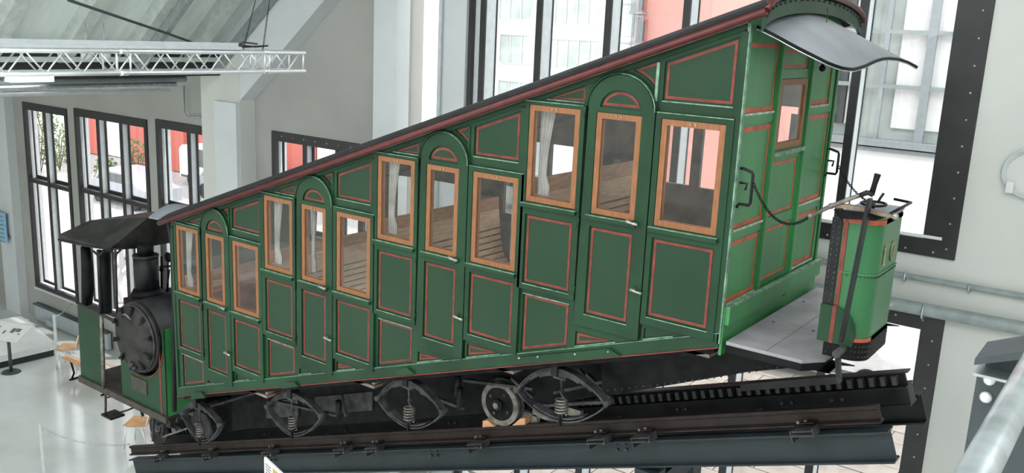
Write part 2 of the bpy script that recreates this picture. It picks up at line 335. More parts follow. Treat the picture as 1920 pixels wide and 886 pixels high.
# ================================================================== the truss
t = thing('lighting_truss', (-10.1, 6, 7.07), 'shiny aluminium lattice truss hanging under the sloping ceiling', 'truss')
tx, tw, z0, z1, ya, yb = -10.1, .30, 7.10, 7.35, 3.2, 8.78
for x in (tx - tw, tx):
    for z in (z0, z1): MB().cyl((x, ya, z), (x, yb, z), .027, 12).build('chord', ALU, t)
y = ya + .02; k = 0
while y < yb - .2:
    y2 = min(y + .21, yb)
    za, zb = (z0, z1) if k % 2 else (z1, z0)
    for x in (tx - tw, tx): MB().cyl((x, y + (.06 if x != tx else 0), za), (x, y2 + (.06 if x != tx else 0), zb), .010, 6).build('brace', ALU, t)
    if k % 2: MB().cyl((tx - tw, y, z1), (tx, y2, z1), .009, 6).cyl((tx - tw, y, z0), (tx, y2, z0), .009, 6).build('cross_brace', ALU, t)
    y = y2; k += 1
for y in (5.95, 6.12, 8.08, 8.16, yb - .03):
    for x in (tx - tw, tx): MB().cyl((x, y, z0), (x, y, z1), .013, 8).build('post', ALU, t)
for y in (6.03, 8.12):
    for x in (tx - tw, tx):
        for z in (z0, z1): MB().cyl((x, y - .05, z), (x, y + .05, z), .032, 12).build('coupler', ALU, t)
MB().box(tx - .06, tx + .02, 3.2, 7.7, 7.385, 7.42).box(tx - .06, tx - .052, 3.2, 7.7, 7.42, 7.47).build('cable_tray', FRAMEL, t)
MB().box(tx - .25, tx - .10, 3.2, 7.62, 7.38, 7.41).build('cable_tray', DGREY, t)
for (x, y, dx) in ((tx - .28, 7.95, .3), (tx, 8.05, .12)):
    p0 = Vector((x, y, 7.38)); p1 = Vector((x + dx * 1.2, y + .12, 8.6))
    mb = MB(); nl = 14
    for i in range(nl):
        c = p0.lerp(p1, (i + .5) / nl / 2.4); d = (p1 - p0).normalized(); s_ = Vector((1, 0, 0)) if i % 2 else Vector((0, 1, 0))
        mb.tube([c + d * .022 * math.sin(q) * 1.0 + s_ * .012 * math.cos(q) for q in [2 * PI * j / 8 for j in range(8)]], .004, 5, closed=True)
    mb.tube([p0.lerp(p1, .42), p1 + (p1 - p0)], .006, 6).build('hanging_chain', IRON, t)
MB().tube([(tx - .3, 7.6, 7.46), (tx - .1, 8.0, 7.42), (tx, 8.14, 7.44), (tx - .2, 7.7, 7.40), (tx, 7.75, 7.48), (tx - .05, 8.0, 7.46)], .012, 6).build('cable', FRAME, t)
for px in (163, 197):
    p = PX(px, 106, -13.4); o = MB().cyl((p.x, p.y, p.z - .04), (p.x, p.y, p.z + .07), .085, 14).build('spotlight', FRAMEL, None, 'small round white lamp behind the truss, %s of the pair' % ('left' if px < 180 else 'right'), 'lamp')
    MB().cyl((p.x, p.y, p.z + .07), (p.x, p.y, p.z + .5), .012, 6).build('stem', STEEL, o)
# ================================================================== hall furniture, left
t = thing('display_plinth', (-20.5, 9, 0), 'low white display platform on the floor by the left windows', 'platform')
pp = [on(106, 643, 2, .30), on(40, 592, 2, .30), on(-260, 640, 2, .30), on(-160, 704, 2, .30)]
MB().prism([(p.x, p.y) for p in pp], .16, .30, ax='z').build('top', PLINTH, t)
MB().prism([(p.x * .94 - 1.25, p.y * .94 + .55) for p in pp], 0, .159, ax='z').build('base', FRAME, t)
a = on(21, 697, 2, 0)
t = thing('sign_stand', a, 'sloping white information sign on a dark round-footed post', 'sign')
MB().cyl(a, a + Vector((0, 0, .025)), .20, 24, .17).build('foot', DGREY, t); MB().cyl(a + Vector((0, 0, .02)), a + Vector((0, 0, .82)), .035, 12).build('post', DGREY, t)
c = a + Vector((-.1, 0, .90)); u = Vector((.95, .32, 0)).normalized(); v = Vector((-.28, .85, .45)).normalized()
def slab(c, u, v, w, h, t_): 
    n = u.cross(v).normalized() * t_
    return MB().add([c + i * u * w / 2 + j * v * h / 2 + k * n for k in (0, 1) for i, j in ((-1, -1), (1, -1), (1, 1), (-1, 1))], [(3, 2, 1, 0), (4, 5, 6, 7), (0, 1, 5, 4), (1, 2, 6, 5), (2, 3, 7, 6), (3, 0, 4, 7)])
pb = slab(c, u, v, 1.05, .5, .03).build('board', PAPER, t)
nn = u.cross(v).normalized() * .031
for (a1, b1, w1, h1) in ((.18, .05, .10, .14), (.30, .08, .12, .10), (.38, -.02, .06, .03), (.0, -.03, .05, .10), (-.32, .1, .25, .03), (-.32, .03, .25, .03)):
    slab(c + nn + u * a1 + v * b1, u, v, w1, h1, .002).build('print', INK, pb)
def stanchion(p, h, label, g='chrome rope posts round the exhibits'):
    t = thing('rope_post', p, label, 'post'); 
    MB().box(p.x - .035, p.x + .035, p.y - .012, p.y + .012, 0, h).build('post', ALU, t); MB().cyl((p.x, p.y, 0), (p.x, p.y, .012), .13, 20).build('foot', STEEL, t)
    MB().box(p.x - .05, p.x + .05, p.y - .02, p.y + .02, h, h + .02).build('cap', ALU, t); return p + Vector((0, 0, h - .04))
b = on(105, 640, 2, .32)
t = thing('rope_post', b, 'flat chrome rope post on the end of the white platform', 'post')
MB().box(b.x - .06, b.x + .05, b.y - .012, b.y + .012, .302, .95).build('post', ALU, t)
MB().tube([(b.x, b.y, .92), (b.x - .5, b.y + .45, .80), (b.x - 1.1, b.y + 1.0, .78)], .012, 6).build('barrier_rope', STEEL, None, 'thin cord running from the platform post to the wall', 'rope')
q0 = on(80, 900, 2, 0); q0 = Vector((PY(80, 856, 6.9).x, 6.9, 0)); e0 = stanchion(q0, .95, 'chrome rope post standing at the lower left of the hall floor')
e1 = PY(243, 832, 7.6)
pts = []
for i in range(13):
    s_ = i / 12; p = e0.lerp(e1, s_); p.z -= .22 * 4 * s_ * (1 - s_) * .6; pts.append(p)
MB().tube(pts, .010, 6).build('barrier_rope', STEEL, None, 'thin grey barrier rope sagging across the lower left floor', 'rope')
def chair(p, rz, label):
    t = thing('plywood_chair', p, label, 'chair', 'beech plywood chairs on the hall floor'); Rm = Matrix.Rotation(rz, 3, 'Z')
    def T(pts): return [p + Rm @ Vector(q) for q in pts]
    n = 7; A = []; B = []
    for i in range(n):
        yy = -.22 + .44 * i / (n - 1); zz = .455 + .02 * ((i - 3) / 3) ** 2 - (.02 if i == 0 else 0)
        A.append((-.21, yy, zz)); B.append((.21, yy, zz))
    MB().sheet(T(A), T(B), (0, 0, .012)).build('seat', SEATW, t)
    A = []; B = []
    for i in range(6):
        s_ = i / 5; A.append((-.20 + .03 * s_, .22 + .10 * s_, .52 + .32 * s_)); B.append((.20 - .03 * s_, .22 + .10 * s_, .52 + .32 * s_))
    MB().sheet(T(A), T(B), Rm @ Vector((0, -.012, 0))).build('backrest', SEATW, t)
    for sx_ in (-1, 1):
        MB().tube(T([(sx_ * .19, -.17, .44), (sx_ * .21, -.21, 0)]), .011, 8).build('leg', ALU, t)
        MB().tube(T([(sx_ * .19, -.17, .44), (sx_ * .19, .20, .43), (sx_ * .19, .30, .80)]), .011, 8).build('frame', ALU, t)
        MB().tube(T([(sx_ * .19, .12, .43), (sx_ * .21, .24, 0)]), .011, 8).build('leg', ALU, t)
ch1 = on(109, 684, 2, 0); chair(ch1 + Vector((.25, .15, 0)), -.9, 'beech plywood chair beside the white platform, behind the wooden bench')
ch2 = on(262, 790, 2, .46); chair(Vector((ch2.x, ch2.y, 0)), -1.0, 'beech plywood chair under the driver platform of the railcar')
b0 = on(137, 713, 2, 0)
t = thing('slatted_bench', b0, 'low wooden slat bench with cast iron legs beside the railcar', 'bench')
bu = Vector((1, 0, 0)); bv = Vector((0, 1, 0))
for i in range(5):
    c = b0 + bv * (-.02 + i * .10) + bu * .55 + Vector((0, 0, .45)); slab(c, bu, bv, 1.7, .075, .03).build('slat', BENCHD if i == 0 else PLINTH if i in (2, 3) else BENCH, t)
for s_ in (-.05, 1.2):
    c = b0 + bu * s_
    MB().tube([c + Vector((0, 0, .02)), c + bv * .06 + Vector((0, 0, .15)), c + bv * .03 + Vector((0, 0, .30)), c + bv * .0 + Vector((0, 0, .44))], .022, 8).tube([c + bv * -.05 + Vector((0, 0, .02)), c + bv * .5 + Vector((0, 0, .02))], .022, 8).tube([c + bv * .42 + Vector((0, 0, .02)), c + bv * .36 + Vector((0, 0, .25)), c + bv * .42 + Vector((0, 0, .44))], .022, 8).build('leg', BLACK, t)
t = thing('radiator', (-21.5, W - .12, 0), 'long flat blue-grey radiator under the left windows', 'radiator')
MB().box(-22.8, -19.4, W - .16, W - .08, .04, .44).build('panel', PIPEB, t); MB().box(-22.8, -19.4, W - .20, W - .06, .44, .47).build('top_grille', DGREY, t); MB().box(-22.1, -21.8, W - .25, W - .19, .05, .2).build('valve_box', PIPEB, t)
yp = W - .30; p0 = PY(-40, 384, yp); p1 = PY(15, 455, yp)
t = MB().box(p0.x, p1.x, yp - .02, yp, p1.z, p0.z).build('poster', BLUEP, None, 'pale blue printed poster at the left edge', 'poster')
for i in range(7): MB().box(p1.x - .5 + .05 * (i % 3), p1.x - .12, yp - .024, yp - .0205, p0.z - .12 - i * .11, p0.z - .10 - i * .11).build('print_line', INK, t)
MB().box(p0.x, p1.x, yp, W - .221, p1.z + .1, p1.z + .16).build('batten', INK, t)
# info board, bottom
c0, c1, c2 = PY(495, 856, 5.5), PY(558, 885, 5.5), None
t = thing('info_board', (-6.9, 5.5, 2.0), 'corner of a white and ochre information board at the bottom edge', 'sign')
zb = 2.3; a = Vector((c0.x, 5.5, c0.z)); uu = (PY(540, 876, 5.35) - a); uu.z = 0; uu.normalize()
def IB(s0, s1, z0_, z1_, off, th): 
    n = Vector((uu.y, -uu.x, 0)); q = [a + uu * s0 + n * off, a + uu * s1 + n * off, a + uu * s1 + n * (off + th), a + uu * s0 + n * (off + th)]
    return MB().add([(p.x, p.y, z) for z in (z0_, z1_) for p in q], [(3, 2, 1, 0), (4, 5, 6, 7), (0, 1, 5, 4), (1, 2, 6, 5), (2, 3, 7, 6), (3, 0, 4, 7)])
IB(0, .9, zb, a.z, -.02, .02).build('board', PAPER, t); IB(.22, .88, zb, a.z - .03, .001, .003).build('print_area', GOLD, t)
for i in range(6): IB(.04, .17, a.z - .06 - i * .03, a.z - .05 - i * .03, .001, .002).build('print_line', INK, t)
IB(.26, .30, a.z - .15, a.z - .06, .005, .002).build('print_line', INK, t); IB(.33, .36, a.z - .15, a.z - .10, .005, .002).build('print_line', INK, t)
MB().box(a.x + .3, a.x + .36, a.y - .02, a.y + .04, 0, zb).build('post', DGREY, t)
# coiled cable on the right wall
t = thing('coiled_cable', (-1.1, W, 6.2), 'coiled white cable with a plug hanging on the white wall', 'cable')
cc = PY(1940, 326, W - .03)
for k in range(3): MB().tube([(cc.x + (.28 + .012 * k) * math.cos(q), W - .03 - .012 * k, cc.z + (.24 + .014 * k) * math.sin(q)) for q in [2 * PI * j / 28 for j in range(28)]], .010, 6, closed=True).build('loop', FRAMEL, t)
q = PY(1893, 350, W - .06); MB().box(q.x - .03, q.x + .04, W - .10, W - .04, q.z - .06, q.z + .06).build('plug', PLINTH, t)
# gallery railing, right foreground
rd1 = ray(1786, 886); rd2 = ray(1878, 886)
a1 = math.atan2(-rd1.z, rd1.x); a2 = math.atan2(-rd2.z, rd2.x); am = (a1 + a2) / 2; rr = .030; dist = rr / math.sin(abs(a1 - a2) / 2)
rx, rz = dist * math.cos(am), HC - dist * math.sin(am)
t = thing('gallery_railing', (rx, 1.5, rz - 1.0), 'shiny steel tube handrail with wires in the right foreground', 'railing')
MB().cyl((rx, .05, rz), (rx, 4.6, rz), rr, 32).build('handrail', STEEL, t); MB().tube([(rx + (rr + .001) * math.cos(q), 1.0, rz + (rr + .001) * math.sin(q)) for q in [2 * PI * k / 24 for k in range(24)]], .0012, 5, closed=True).build('tube_joint', DGREY, t)
MB().cyl((rx + .018, .05, rz - .030), (rx + .018, 4.6, rz - .030), .006, 8).build('wire_rail', DGREY, t)
for k in range(26): MB().cyl((rx + .05, .05, rz - .075 - k * .016), (rx + .05, 4.6, rz - .075 - k * .016), .0028, 5).build('wire', IRONL, t)
for y in (1.9, 3.1, 4.5): MB().box(rx + .06, rx + .072, y, y + .05, rz - 1.0, rz - .03).build('baluster', DGREY, t)
# steel bracket behind the railing
bp = thing('steel_bracket', (-.4, 3.5, 5.5), 'dark grey steel column head with domed bolts behind the handrail', 'bracket')
A_ = [PY(1834, 690, 3.5), PY(1930, 700, 3.5)]
MB().prism([(A_[0].x, 5.3), (.25, 5.3), (.25, A_[0].z), (A_[0].x, A_[0].z)], 3.5, 3.53).build('web_plate', DGREY, bp)
MB().box(A_[0].x, .25, 3.40, 3.60, A_[0].z + .002, A_[0].z + .012).build('cap_plate', STEEL, bp)
s0, s1 = PY(1834, 668, 3.45), PY(1925, 636, 3.45)
MB().prism([(s0.x, s0.z - .012), (s1.x + .3, s1.z + .08 - .012), (s1.x + .3, s1.z + .11), (s0.x, s0.z + .012)], 3.38, 3.62).build('sloping_flange', DGREY, bp)
MB().prism([(s0.x + .02, A_[0].z + .014), (.2, A_[0].z + .014), (.2, s1.z + .03), (s0.x + .02, s0.z - .014)], 3.5, 3.52).build('gusset', DGREY, bp)
for (px, py) in ((1855, 712), (1848, 745)):
    q = PY(px, py, 3.49); MB().ball((q.x, 3.495, q.z), .022, 16, 8, (1, .7, 1)).build('dome_bolt', ALU, bp)
q = PY(1835, 676, 3.45); MB().ball((q.x, 3.45, q.z), .010, 10, 6).build('dome_bolt', ALU, bp)
# ================================================================== TRACK
def RL(x, base=-2.2025): return HC + base + .3555 * x      # top of running rail
TH = math.atan(.3555); su = Vector((math.cos(TH), 0, math.sin(TH))); sn = Vector((-math.sin(TH), 0, math.cos(TH)))
def section(prof, x0, x1, yc, zoff):                      # profile (y, n) swept up the incline
    vs = []; n = len(prof)
    for x in (x0, x1):
        o = Vector((x, yc, RL(x) + zoff)); vs += [o + Vector((0, a, 0)) + sn * b for a, b in prof]
    m = MB(); cap = tessellate_polygon([[Vector((a, b, 0)) for a, b in prof]])
    fs = [(i, (i + 1) % n, n + (i + 1) % n, n + i) for i in range(n)] + [tuple(c) for c in cap] + [tuple(i + n for i in c) for c in cap]
    return m.add(vs, fs)
RAILP = [(-.055, -.14), (.055, -.14), (.055, -.125), (.012, -.11), (.010, -.04), (.03, -.03), (.03, 0), (-.03, 0), (-.03, -.03), (-.010, -.04), (-.012, -.11), (-.055, -.125)]
def ibeam(h, w_, t1=.015, t2=.012): return [(-w_, -h), (w_, -h), (w_, -h + t1), (t2, -h + t1), (t2, -t1), (w_, -t1), (w_, 0), (-w_, 0), (-w_, -t1), (-t2, -t1), (-t2, -h + t1), (-w_, -h + t1)]
def bolt_row(mb, x, y, zoff, pts):
    for (du, dn) in pts:
        c = Vector((x, y, RL(x) + zoff)) + su * du + sn * dn; mb.cyl(c, c + Vector((0, -.03, 0)), .014, 6)
def rail(yc, label, clamps):
    t = thing('running_rail', (-7, yc, RL(-7) - .14), label, 'rail', 'pair of running rails')
    section(RAILP, -12.39, -1.56, yc, 0).build('rail_section', RUSTY, t)
    for px in clamps:
        x = PY(px, 830, 7.1).x; c = Vector((x, yc, RL(x)))
        k = MB(); o = c + sn * -.142 + Vector((0, -.02, 0))
        k.bar(o - su * .09 + Vector((0, -.17, -.02)), o + su * .09 + Vector((0, -.17, -.02)), .012, .09, Vector((0, 1, 0)))
        k.bar(o - su * .09 + Vector((0, -.10, .005)), o + su * .09 + Vector((0, -.10, .005)), .15, .014, sn)
        k.bar(o + su * .09 + Vector((0, -.17, -.01)), o + su * .09 + Vector((0, -.03, -.01)), .012, .07, sn)
        k.bar(o - su * .09 + Vector((0, -.17, -.04)), o - su * .09 + Vector((0, -.03, -.04)), .012, .10, sn)
        cl = k.build('rail_clamp', IRON, t)
        m = MB().bar(o - su * .06 + Vector((0, -.045, .05)), o + su * .06 + Vector((0, -.045, .05)), .008, .085, Vector((0, 1, 0)))
        m.build('clamp_plate', RUSTY, cl)
        m = MB(); bolt_row(m, x, yc - .05, -.10, ((-.035, 0), (.03, .005))); bolt_row(m, x, yc - .17, -.20, ((.14, .02),)); m.build('bolt', IRONL, cl)
    return t
rail(7.2, 'rust-brown running rail nearest the viewer under the railcar', [300, 392, 505, 640, 700, 893, 1118, 1200, 1497])
rail(8.0, 'running rail on the window side of the track, behind the rack rail', [620, 1000, 1540])
for yc, ofs, m_, lb, zo, bh in ((7.2, 0, BEAM, 'blue-grey steel I-beam carrying the near rail', -.212, .258), (8.05, .03, BEAMB, 'black steel I-beam carrying the far rail on the window side', -.166, .26)):
    t = thing('support_beam', (-7, yc, RL(-7) - .46), lb, 'beam')
    section(ibeam(bh, .08), -12.34, -1.45 + ofs, yc, zo).build('beam_section', m_, t)
    m = MB()
    for x in (-3.85, -6.2, -9): bolt_row(m, x, yc - .012, -.25, ((0, 0), (.1, 0), (0, -.06), (.1, -.06)))
    m.build('bolts', IRON, t, kind='stuff')
t = thing('rack_rail', (-7, 7.6, RL(-7)), 'black double-sided rack rail with sideways teeth in the middle of the track', 'rack rail')
section([(-.05, 0), (.05, 0), (.05, .012), (-.05, .012)], -12.3, -1.45, 7.6, .155).build('top_plate', BLACKM, t)
section([(-.02, -.0), (.02, -.0), (.02, .10), (-.02, .10)], -12.3, -1.45, 7.6, .04).build('rack_bar', BLACK, t)
section([(-.10, -.12), (.10, -.12), (.10, -.105), (.075, -.105), (.075, .03), (.10, .03), (.10, .045), (-.10, .045), (-.10, .03), (-.075, .03), (-.075, -.105), (-.10, -.105)], -12.3, -1.42, 7.6, 0).build('rack_carrier', BLACKM, t)
x = -12.25; i = 0; first = None
while x < -1.5:
    c = Vector((x, 7.6, RL(x) + .10))
    if first is None:
        first = MB().bar(c + Vector((0, -.085, 0)), c + Vector((0, .085, 0)), .038, .075, sn).build('rack_tooth', IRON, t); f0 = c.copy()
    else: inst(first, t, c - f0)
    x += .0857; i += 1
m = MB()
for x in (-11, -9.5, -8, -6.2, -4.9, -3.4, -2.42, -2.0): bolt_row(m, x, 7.6 - .08, -.03, ((0, 0), (.09, 0)))
m.build('bolts', IRON, t, kind='stuff')
for px, lb in ((640, 'under the second spring'), (1190, 'right of the railcar body'), (1455, 'near the upper end')):
    x = PY(px, 800, 7.6).x
    t = MB().bar((x - .35, 7.32, RL(x - .35) - .10), (x - .1, 7.5, RL(x - .1) - .08), .04, .02).build('guard_strip', IRON, None, 'short flat steel strip between rack and near rail ' + lb, 'strip')
for px, lb in ((392, 'lower'), (1253, 'upper')):
    x = PY(px, 880, 7.6).x; zt = RL(x) - .47
    t = thing('trestle', (x, 7.6, 0), lb + ' dark steel trestle holding up the track beams', 'support', 'trestles under the track')
    for y in (7.2, 8.05): MB().box(x - .11, x + .11, y - .1, y + .1, 0, zt - .045).build('post', BEAM, t)
    MB().box(x - .1, x + .1, 7.31, 7.94, zt - .30, zt - .12).build('cross_beam', BEAM, t)
    for y in (7.2, 8.05): MB().box(x - .25, x + .25, y - .25, y + .25, 0, .02).build('foot_plate', BEAM, t)
for px, dx in ((922, 0), (975, 0)):
    p = PY(px, 790, 7.2); x = p.x; s_ = -1 if px < 940 else 1
    q = [(x - .07 * s_, RL(x - .07 * s_) + .002), (x + .09 * s_, RL(x + .09 * s_) + .002), (x + .09 * s_, RL(x + .09 * s_) + .075), (x + .03 * s_, RL(x + .03 * s_) + .075)]
    MB().prism(q, 7.16, 7.25).build('wheel_wedge', WEDGE, None, 'raw wood wedge on the rail, %s side of the wheel' % ('downhill' if s_ < 0 else 'uphill'), 'wedge')
# ================================================================== RAILCAR
CAR = thing('steam_railcar', (-6.5, 7.6, RL(-6.5)), 'green cog steam railcar with four stepped compartments on sloping rails', 'railcar')
Y0 = 6.5; Y1 = 8.7
def zr(x): return HC + 1.091 + .3647 * x
def zb_(x): return HC - 1.4643 + .3416 * x
O4 = (-4.57, 7.18)
MOD = [((-4.57, 7.18), 1.0), ((-6.39, 6.525), .957), ((-8.17, 5.87), .929), ((-9.88, 5.25), .880)]
def mp(pts, k, mode='l'):
    (ox, oz), s_ = MOD[k]; out = []
    for px, py in pts:
        p = PY(px, py, Y0); x = ox + (p.x - O4[0]) * s_
        if mode == 'l': z = oz + (p.z - O4[1])
        elif mode == 'r': z = zr(x) + (p.z - zr(p.x))
        elif mode == 'b': z = zb_(x) + (p.z - zb_(p.x))
        out.append((x, z))
    return out
def mix(pts, modes, k): return [mp([p], k, m)[0] for p, m in zip(pts, modes)]
def arc(c, rx_, rz_, a0, a1, n): return [(c[0] + rx_ * math.cos(a0 + (a1 - a0) * i / n), c[1] + rz_ * math.sin(a0 + (a1 - a0) * i / n)) for i in range(n + 1)]
def stripe(parent, poly, y, w_=.022, g=.016, m=RED):
    if max(p[1] for p in poly) - min(p[1] for p in poly) < .10: return
    try: MB().prism(inset(poly, g), y - .003, y, holes=[inset(poly, g + w_)]).build('pinstripe', m, parent)
    except Exception: pass
side_holes = []; frame_holes = []; wins_all = []
for k in range(4):
    L = lambda pts: mp(pts, k)
    w10 = L([(994.8, 193.7), (1090.5, 201), (1080, 389.6), (986.9, 374.5)]); w11 = L([(1121.2, 207.9), (1204.9, 215.8), (1192.3, 411.1), (1108.5, 399.1)])
    w12 = L([(1242.8, 221.4), (1364.2, 233.5), (1343.4, 443.5), (1226, 421.8)])
    # square up: shared top and bottom heights
    def sq(q, zt, zb): xl = (q[0][0] + q[3][0]) / 2; xr = (q[1][0] + q[2][0]) / 2; return [(xl, zt), (xr, zt), (xr, zb), (xl, zb)]
    zt = MOD[k][0][1]; w10 = sq(w10, zt, zt - .855); w11 = sq(w11, zt - .005, zt - .862); w12 = sq(w12, zt - .005, zt - .870)
    wins = [w10, w11, w12]; wins_all.append(wins)
    # leaves
    def lv(pts): q = L(pts); return q
    left = lv([(988, 187.5), (1098.5, 197), (1079, 570), (971, 543)]); left = [(left[0][0] - .0, zt + .03), (left[1][0], zt + .03), (left[2][0] + .015, left[2][1]), (left[3][0] - .0, left[2][1])]
    left = [(w10[0][0] - .045, zt + .035), (w10[1][0] + .045, zt + .035), (w10[1][0] + .045, zt - 1.655), (w10[0][0] - .045, zt - 1.655)]
    dxl, dxr = w10[1][0] + .058, w12[0][0] - .060
    cxm = (dxl + dxr) / 2; rad = (dxr - dxl) / 2; spring = zt + .035
    door = [(dxl, zt - 1.86), (dxr, zt - 1.86), (dxr, spring)] + arc((cxm - .0, spring), rad - .02, .27, 0.12, PI, 14) 
    RB = 1.71 if k == 0 else 1.65
    rightl = [(w12[0][0] - .048, zt + .045), (w12[1][0] + .060, zt + .045), (w12[1][0] + .060, zt - RB), (w12[0][0] - .048, zt - RB)]
    moon = [(cxm - rad * .60, spring + .0), (cxm + rad * .60, spring + .0)] + arc((cxm, spring + .0), rad * .60, .15, .25, PI - .25, 8)
    dpan = [(w11[0][0] + .0, zt - .965), (w11[1][0], zt - .965), (w11[1][0], zt - 1.745), (w11[0][0], zt - 1.745)]
    p10 = [(w10[0][0] + .01, zt - .965), (w10[1][0] - .01, zt - .965), (w10[1][0] - .01, zt - 1.60), (w10[0][0] + .01, zt - 1.60)]
    p12 = [(w12[0][0] + .0, zt - .965), (w12[1][0] - .0, zt - .965), (w12[1][0] - .0, zt - RB + .075), (w12[0][0] + .0, zt - RB + .075)]
    # framing panels
    def topz(x, d=.075): return zr(x) - d
    def botz(x, d=.135): return zb_(x) + d
    xa, xb = w12[0][0] - .02, w12[1][0] + .03
    if k: xb = min(xb, MOD[k - 1][0][0] - .068 - .035)
    big = [(xa, zt + .13), (xb, zt + .13), (xb, topz(xb)), (xa, topz(xa))]
    xr_ = w10[1][0] + .02; xl_ = xr_ - .40 * MOD[k][1]
    tri = [(xr_ - min(.46, (topz(xr_, .048) - zt - .058) / .3647), zt + .058), (xr_, zt + .058), (xr_, topz(xr_, .048))]
    xs_ = xa - .055; er, ez = rad + .035, .315
    a0_ = math.acos(max(-.9, min(.95, (xs_ - cxm) / er)))
    sp = [(xs_, topz(xs_, .048)), (xs_, spring + ez * math.sin(a0_))]
    for a_ in [a0_ + .12 * j for j in range(1, 9)]:
        x_ = cxm + er * math.cos(a_); z_ = spring + ez * math.sin(a_)
        if z_ > topz(x_, .055): break
        sp.append((x_, z_))
    sp.append((sp[-1][0] - .03, topz(sp[-1][0] - .03, .048)))
    lo10 = [(p10[0][0], zt - 1.70), (p10[1][0], zt - 1.70), (p10[1][0], botz(p10[1][0])), (p10[0][0], botz(p10[0][0]))]
    def lowtri(xl, xr, ztop):
        xe = xl + (ztop - botz(xl)) / .3416; return [(xl, botz(xl)), (min(xe, xr), botz(min(xe, xr))), (min(xe, xr), ztop), (xl, ztop)] if xe > xr else [(xl, botz(xl)), (xe, ztop), (xl, ztop)]
    t11 = lowtri(dxl + .01, dxr, zt - 1.93); t12 = lowtri(w12[0][0] - .02, w12[1][0], zt - RB - .04)
    fps = [big, tri, sp, lo10] + ([t11] if t11[2][1] - t11[0][1] > .02 else []) + ([t12] if t12[2][1] - t12[0][1] > .02 else [])
    frame_holes += fps + wins
    for i, q in enumerate(fps):
        o = MB().prism(inset(q, -.004), Y0 + .026, Y0 + .034).build('panel', GREENP, CAR); stripe(o, q, Y0 + .026, *((.018, .008) if i in (1, 2) else (.022, .016)))
        MB().prism([(q[0][0], q[0][1]), (q[1][0], q[1][1]), (q[1][0] , q[1][1] - .010), (q[0][0], q[0][1] - .010)] , Y0 + .004, Y0 + .0095).build('pale_edge', EDGE, o)
    for nm, out, win, pan in (('side_leaf', left, w10, p10), ('door', door, w11, dpan), ('side_leaf', rightl, w12, p12)):
        hs = [win, pan] + ([moon] if nm == 'door' else [])
        lf = MB().prism(out, Y0 - .018, Y0 + .008, holes=hs).build(nm, GREEN, CAR)
        for q in [pan] + ([moon] if nm == 'door' else []):
            MB().prism(inset(q, -.003), Y0 + .000, Y0 + .0075).build('panel', GREENP, lf); stripe(lf, q, Y0 - .0)
        # window frame, wood, with pane
        fw_ = .052
        MB().prism(inset(win, .004), Y0 - .012, Y0 + .045, holes=[inset(win, fw_)]).build('window_frame', OAK, lf)
        MB().prism(inset(win, fw_ + .001), Y0 - .002, Y0 + .002).build('pane', GLASS, lf)
        cx_ = (win[0][0] + win[1][0]) / 2
        for dx in (-.022, .022): MB().cyl((cx_ + dx, Y0 - .013, win[0][1] - .027), (cx_ + dx, Y0 - .020, win[0][1] - .027), .008, 8).build('brass_knob', BRASS, lf)
        s_ = MB().box(win[0][0] - .035, win[1][0] + .02, Y0 - .050, Y0 - .0181, win[2][1] - .045, win[2][1] - .012).build('sill', GREEN, lf)
        MB().box(win[0][0] - .034, win[1][0] + .019, Y0 - .050, Y0 - .018, win[2][1] - .0119, win[2][1] - .007).build('sill_edge', EDGE, lf)
        MB().box(pan[0][0], pan[1][0], Y0 - .0185, Y0 - .01, pan[2][1] - .010, pan[2][1] - .002).build('pale_edge', EDGE, lf)
        if nm == 'side_leaf': MB().box(out[0][0] + .004, out[1][0] - .004, Y0 - .0195, Y0 - .0181, out[0][1] - .010, out[0][1] - .003).build('pale_edge', EDGE, lf)
        if nm == 'door':
            for (hx, hz) in ((dxr - .14, win[2][1] - .005), (dxr - .055, zt - 1.43)):
                m = MB().tube([(hx, Y0 - .02, hz), (hx, Y0 - .055, hz)], .012, 8).tube([(hx - .025, Y0 - .058, hz + .008), (hx + .02, Y0 - .055, hz - .006), (hx + .075, Y0 - .048, hz - .014)], [.019, .010, .013], 8)
                m.build('handle', CHROME, lf)
            for hz in (zt - .05, zt - 1.0, zt - 1.6): MB().cyl((dxl - .010, Y0 - .025, hz), (dxl - .010, Y0 - .025, hz + .085), .011, 8).build('hinge', GREEN, lf)
            arcp = arc((cxm, spring), rad + .0, .285, .0, PI, 16)
            MB().tube([(a_, Y0 - .020, b_) for a_, b_ in arcp], .011, 6).build('arch_moulding', GREEN, lf)
            MB().tube([(a_, Y0 - .026, b_ - .004) for a_, b_ in arcp[0:9]], .006, 6).build('arch_edge', EDGE, lf)
    for gx_ in (dxl - .0065, dxr + .0065): MB().box(gx_ - .006, gx_ + .006, Y0 - .001, Y0 + .0098, zt - 1.84, zt + .02).build('door_gap_shade', BLACK, CAR)  # black strips stand in for the shade in the door gaps
    # curtains
    def curtain(x0, x1, zt_, zb1, y):
        A = []; B = []; n = 14
        m = MB(); rows = 9; vs = []; fs = []
        for r_ in range(rows):
            v = r_ / (rows - 1); z = zt_ + (zb1 - zt_) * v; wd = (x1 - x0) * (1 - .45 * math.sin(min(1, v * 1.25) * PI / 2) + (.25 if v > .82 else 0))
            for i in range(n): u = i / (n - 1); vs.append((x0 + wd * u, y + .018 * math.sin(u * 22), z))
        for r_ in range(rows - 1):
            for i in range(n - 1): fs.append((r_ * n + i, r_ * n + i + 1, (r_ + 1) * n + i + 1, (r_ + 1) * n + i))
        m.add(vs, fs, True).build('curtain', CLOTH, CAR, recalc=False)
    curtain(w10[0][0] + .055, w10[0][0] + .21, zt - .04, zt - .80, Y0 + .09)
    if k == 1: curtain(w12[0][0] + .36, w12[1][0] - .05, zt - .04, zt - .80, Y0 + .12)
